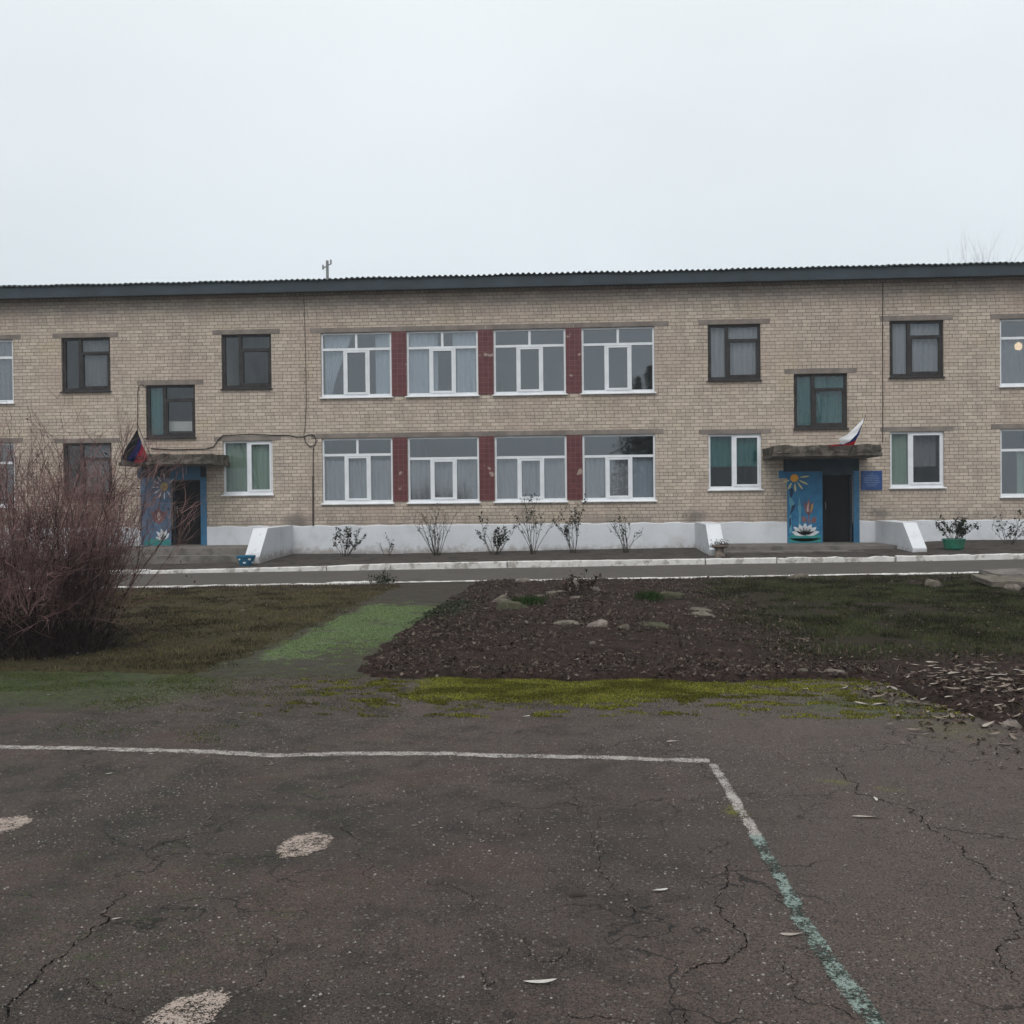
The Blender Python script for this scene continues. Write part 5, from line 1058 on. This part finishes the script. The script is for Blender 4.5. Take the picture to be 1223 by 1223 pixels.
# ------------------------------------------------------------------ sky, light, camera
w = bpy.data.worlds.new('World'); sc.world = w; w.use_nodes = True; nt = w.node_tree; nt.nodes.clear()
def wn(t, **k):
    n_ = nt.nodes.new('ShaderNode'+t)
    for a, b in k.items(): setattr(n_, a, b)
    return n_
EL, AZ = math.radians(52), math.radians(190)      # soft sun high behind the viewer, a little to the left
sky = wn('TexSky', sky_type='NISHITA', sun_disc=False, sun_elevation=EL, sun_rotation=AZ, air_density=1.0, dust_density=4.0, ozone_density=1.0)
hs = wn('HueSaturation'); hs.inputs['Saturation'].default_value = .25; hs.inputs['Value'].default_value = 1.0; nt.links.new(sky.outputs[0], hs.inputs['Color'])
tc = wn('TexCoord'); sp = wn('SeparateXYZ'); nt.links.new(tc.outputs['Generated'], sp.inputs[0])
mr_ = wn('MapRange', interpolation_type='SMOOTHSTEP'); nt.links.new(sp.outputs[2], mr_.inputs[0]); mr_.inputs[1].default_value = .12; mr_.inputs[2].default_value = .75
cr = wn('Mix', data_type='RGBA'); nt.links.new(mr_.outputs[0], cr.inputs[0]); cr.inputs[6].default_value = (6.6,7.25,7.7,1); cr.inputs[7].default_value = (8.9,9.3,9.5,1)
nz = wn('TexNoise'); mp = wn('Mapping'); mp.inputs['Scale'].default_value = (1,1,2.2); nt.links.new(tc.outputs['Generated'], mp.inputs[0]); nt.links.new(mp.outputs[0], nz.inputs['Vector']); nz.inputs['Scale'].default_value = 1.7; nz.inputs['Detail'].default_value = 4
mz = wn('MapRange'); nt.links.new(nz.outputs[0], mz.inputs[0]); mz.inputs[1].default_value = .3; mz.inputs[2].default_value = .7; mz.inputs[3].default_value = .94; mz.inputs[4].default_value = 1.06
cl = wn('Mix', data_type='RGBA', blend_type='MULTIPLY'); cl.inputs[0].default_value = 1; nt.links.new(cr.outputs[2], cl.inputs[6]); nt.links.new(mz.outputs[0], cl.inputs[7])
mx = wn('Mix', data_type='RGBA'); mx.inputs[0].default_value = .93; nt.links.new(hs.outputs[0], mx.inputs[6]); nt.links.new(cl.outputs[2], mx.inputs[7])
bg = wn('Background'); bg.inputs[1].default_value = .1; nt.links.new(mx.outputs[2], bg.inputs[0]); out = wn('OutputWorld'); nt.links.new(bg.outputs[0], out.inputs[0])
sd_ = bpy.data.lights.new('sun', 'SUN'); sd_.energy = 1.15; sd_.angle = math.radians(35); sd_.color = (1, .97, .93)
so = bpy.data.objects.new('sun', sd_); C.objects.link(so)
dirv = Vector((math.sin(AZ)*math.cos(EL), math.cos(AZ)*math.cos(EL), math.sin(EL))); so.rotation_euler = dirv.to_track_quat('Z', 'Y').to_euler(); so.location = (0,-20,30)

cam = bpy.data.cameras.new('camera'); co = bpy.data.objects.new('camera', cam); C.objects.link(co)
cam.sensor_width = 36; cam.lens = 36*1219.6/1223; cam.clip_end = 2000; cam.clip_start = .05
r = Vector((.99801096,.0622251,-.01010741)); u = Vector((.00937666,.01202443,.99988374)); f = Vector((-.0623394,.9979897,-.01141704))
m = Matrix(((r.x,u.x,-f.x,0),(r.y,u.y,-f.y,-30.6527),(r.z,u.z,-f.z,1.8),(0,0,0,1))); co.matrix_world = m
sc.camera = co
vs = sc.view_settings; sc.display_settings.display_device = 'sRGB'; vs.view_transform = 'Standard'; vs.look = 'None'; vs.exposure = .2; vs.gamma = 1

# thin mist in the air
hm = bpy.data.materials.new('haze_air'); hm.use_nodes = True; hn = hm.node_tree; hn.nodes.clear()
hv = hn.nodes.new('ShaderNodeVolumePrincipled'); hv.inputs['Color'].default_value = (.88,.92,.95,1); hv.inputs['Density'].default_value = .001
ho = hn.nodes.new('ShaderNodeOutputMaterial'); hn.links.new(hv.outputs[0], ho.inputs['Volume'])
hz = MB().box(-520,520,-520,520,-1.6,27).build('haze', hm); hz['kind'] = 'stuff'
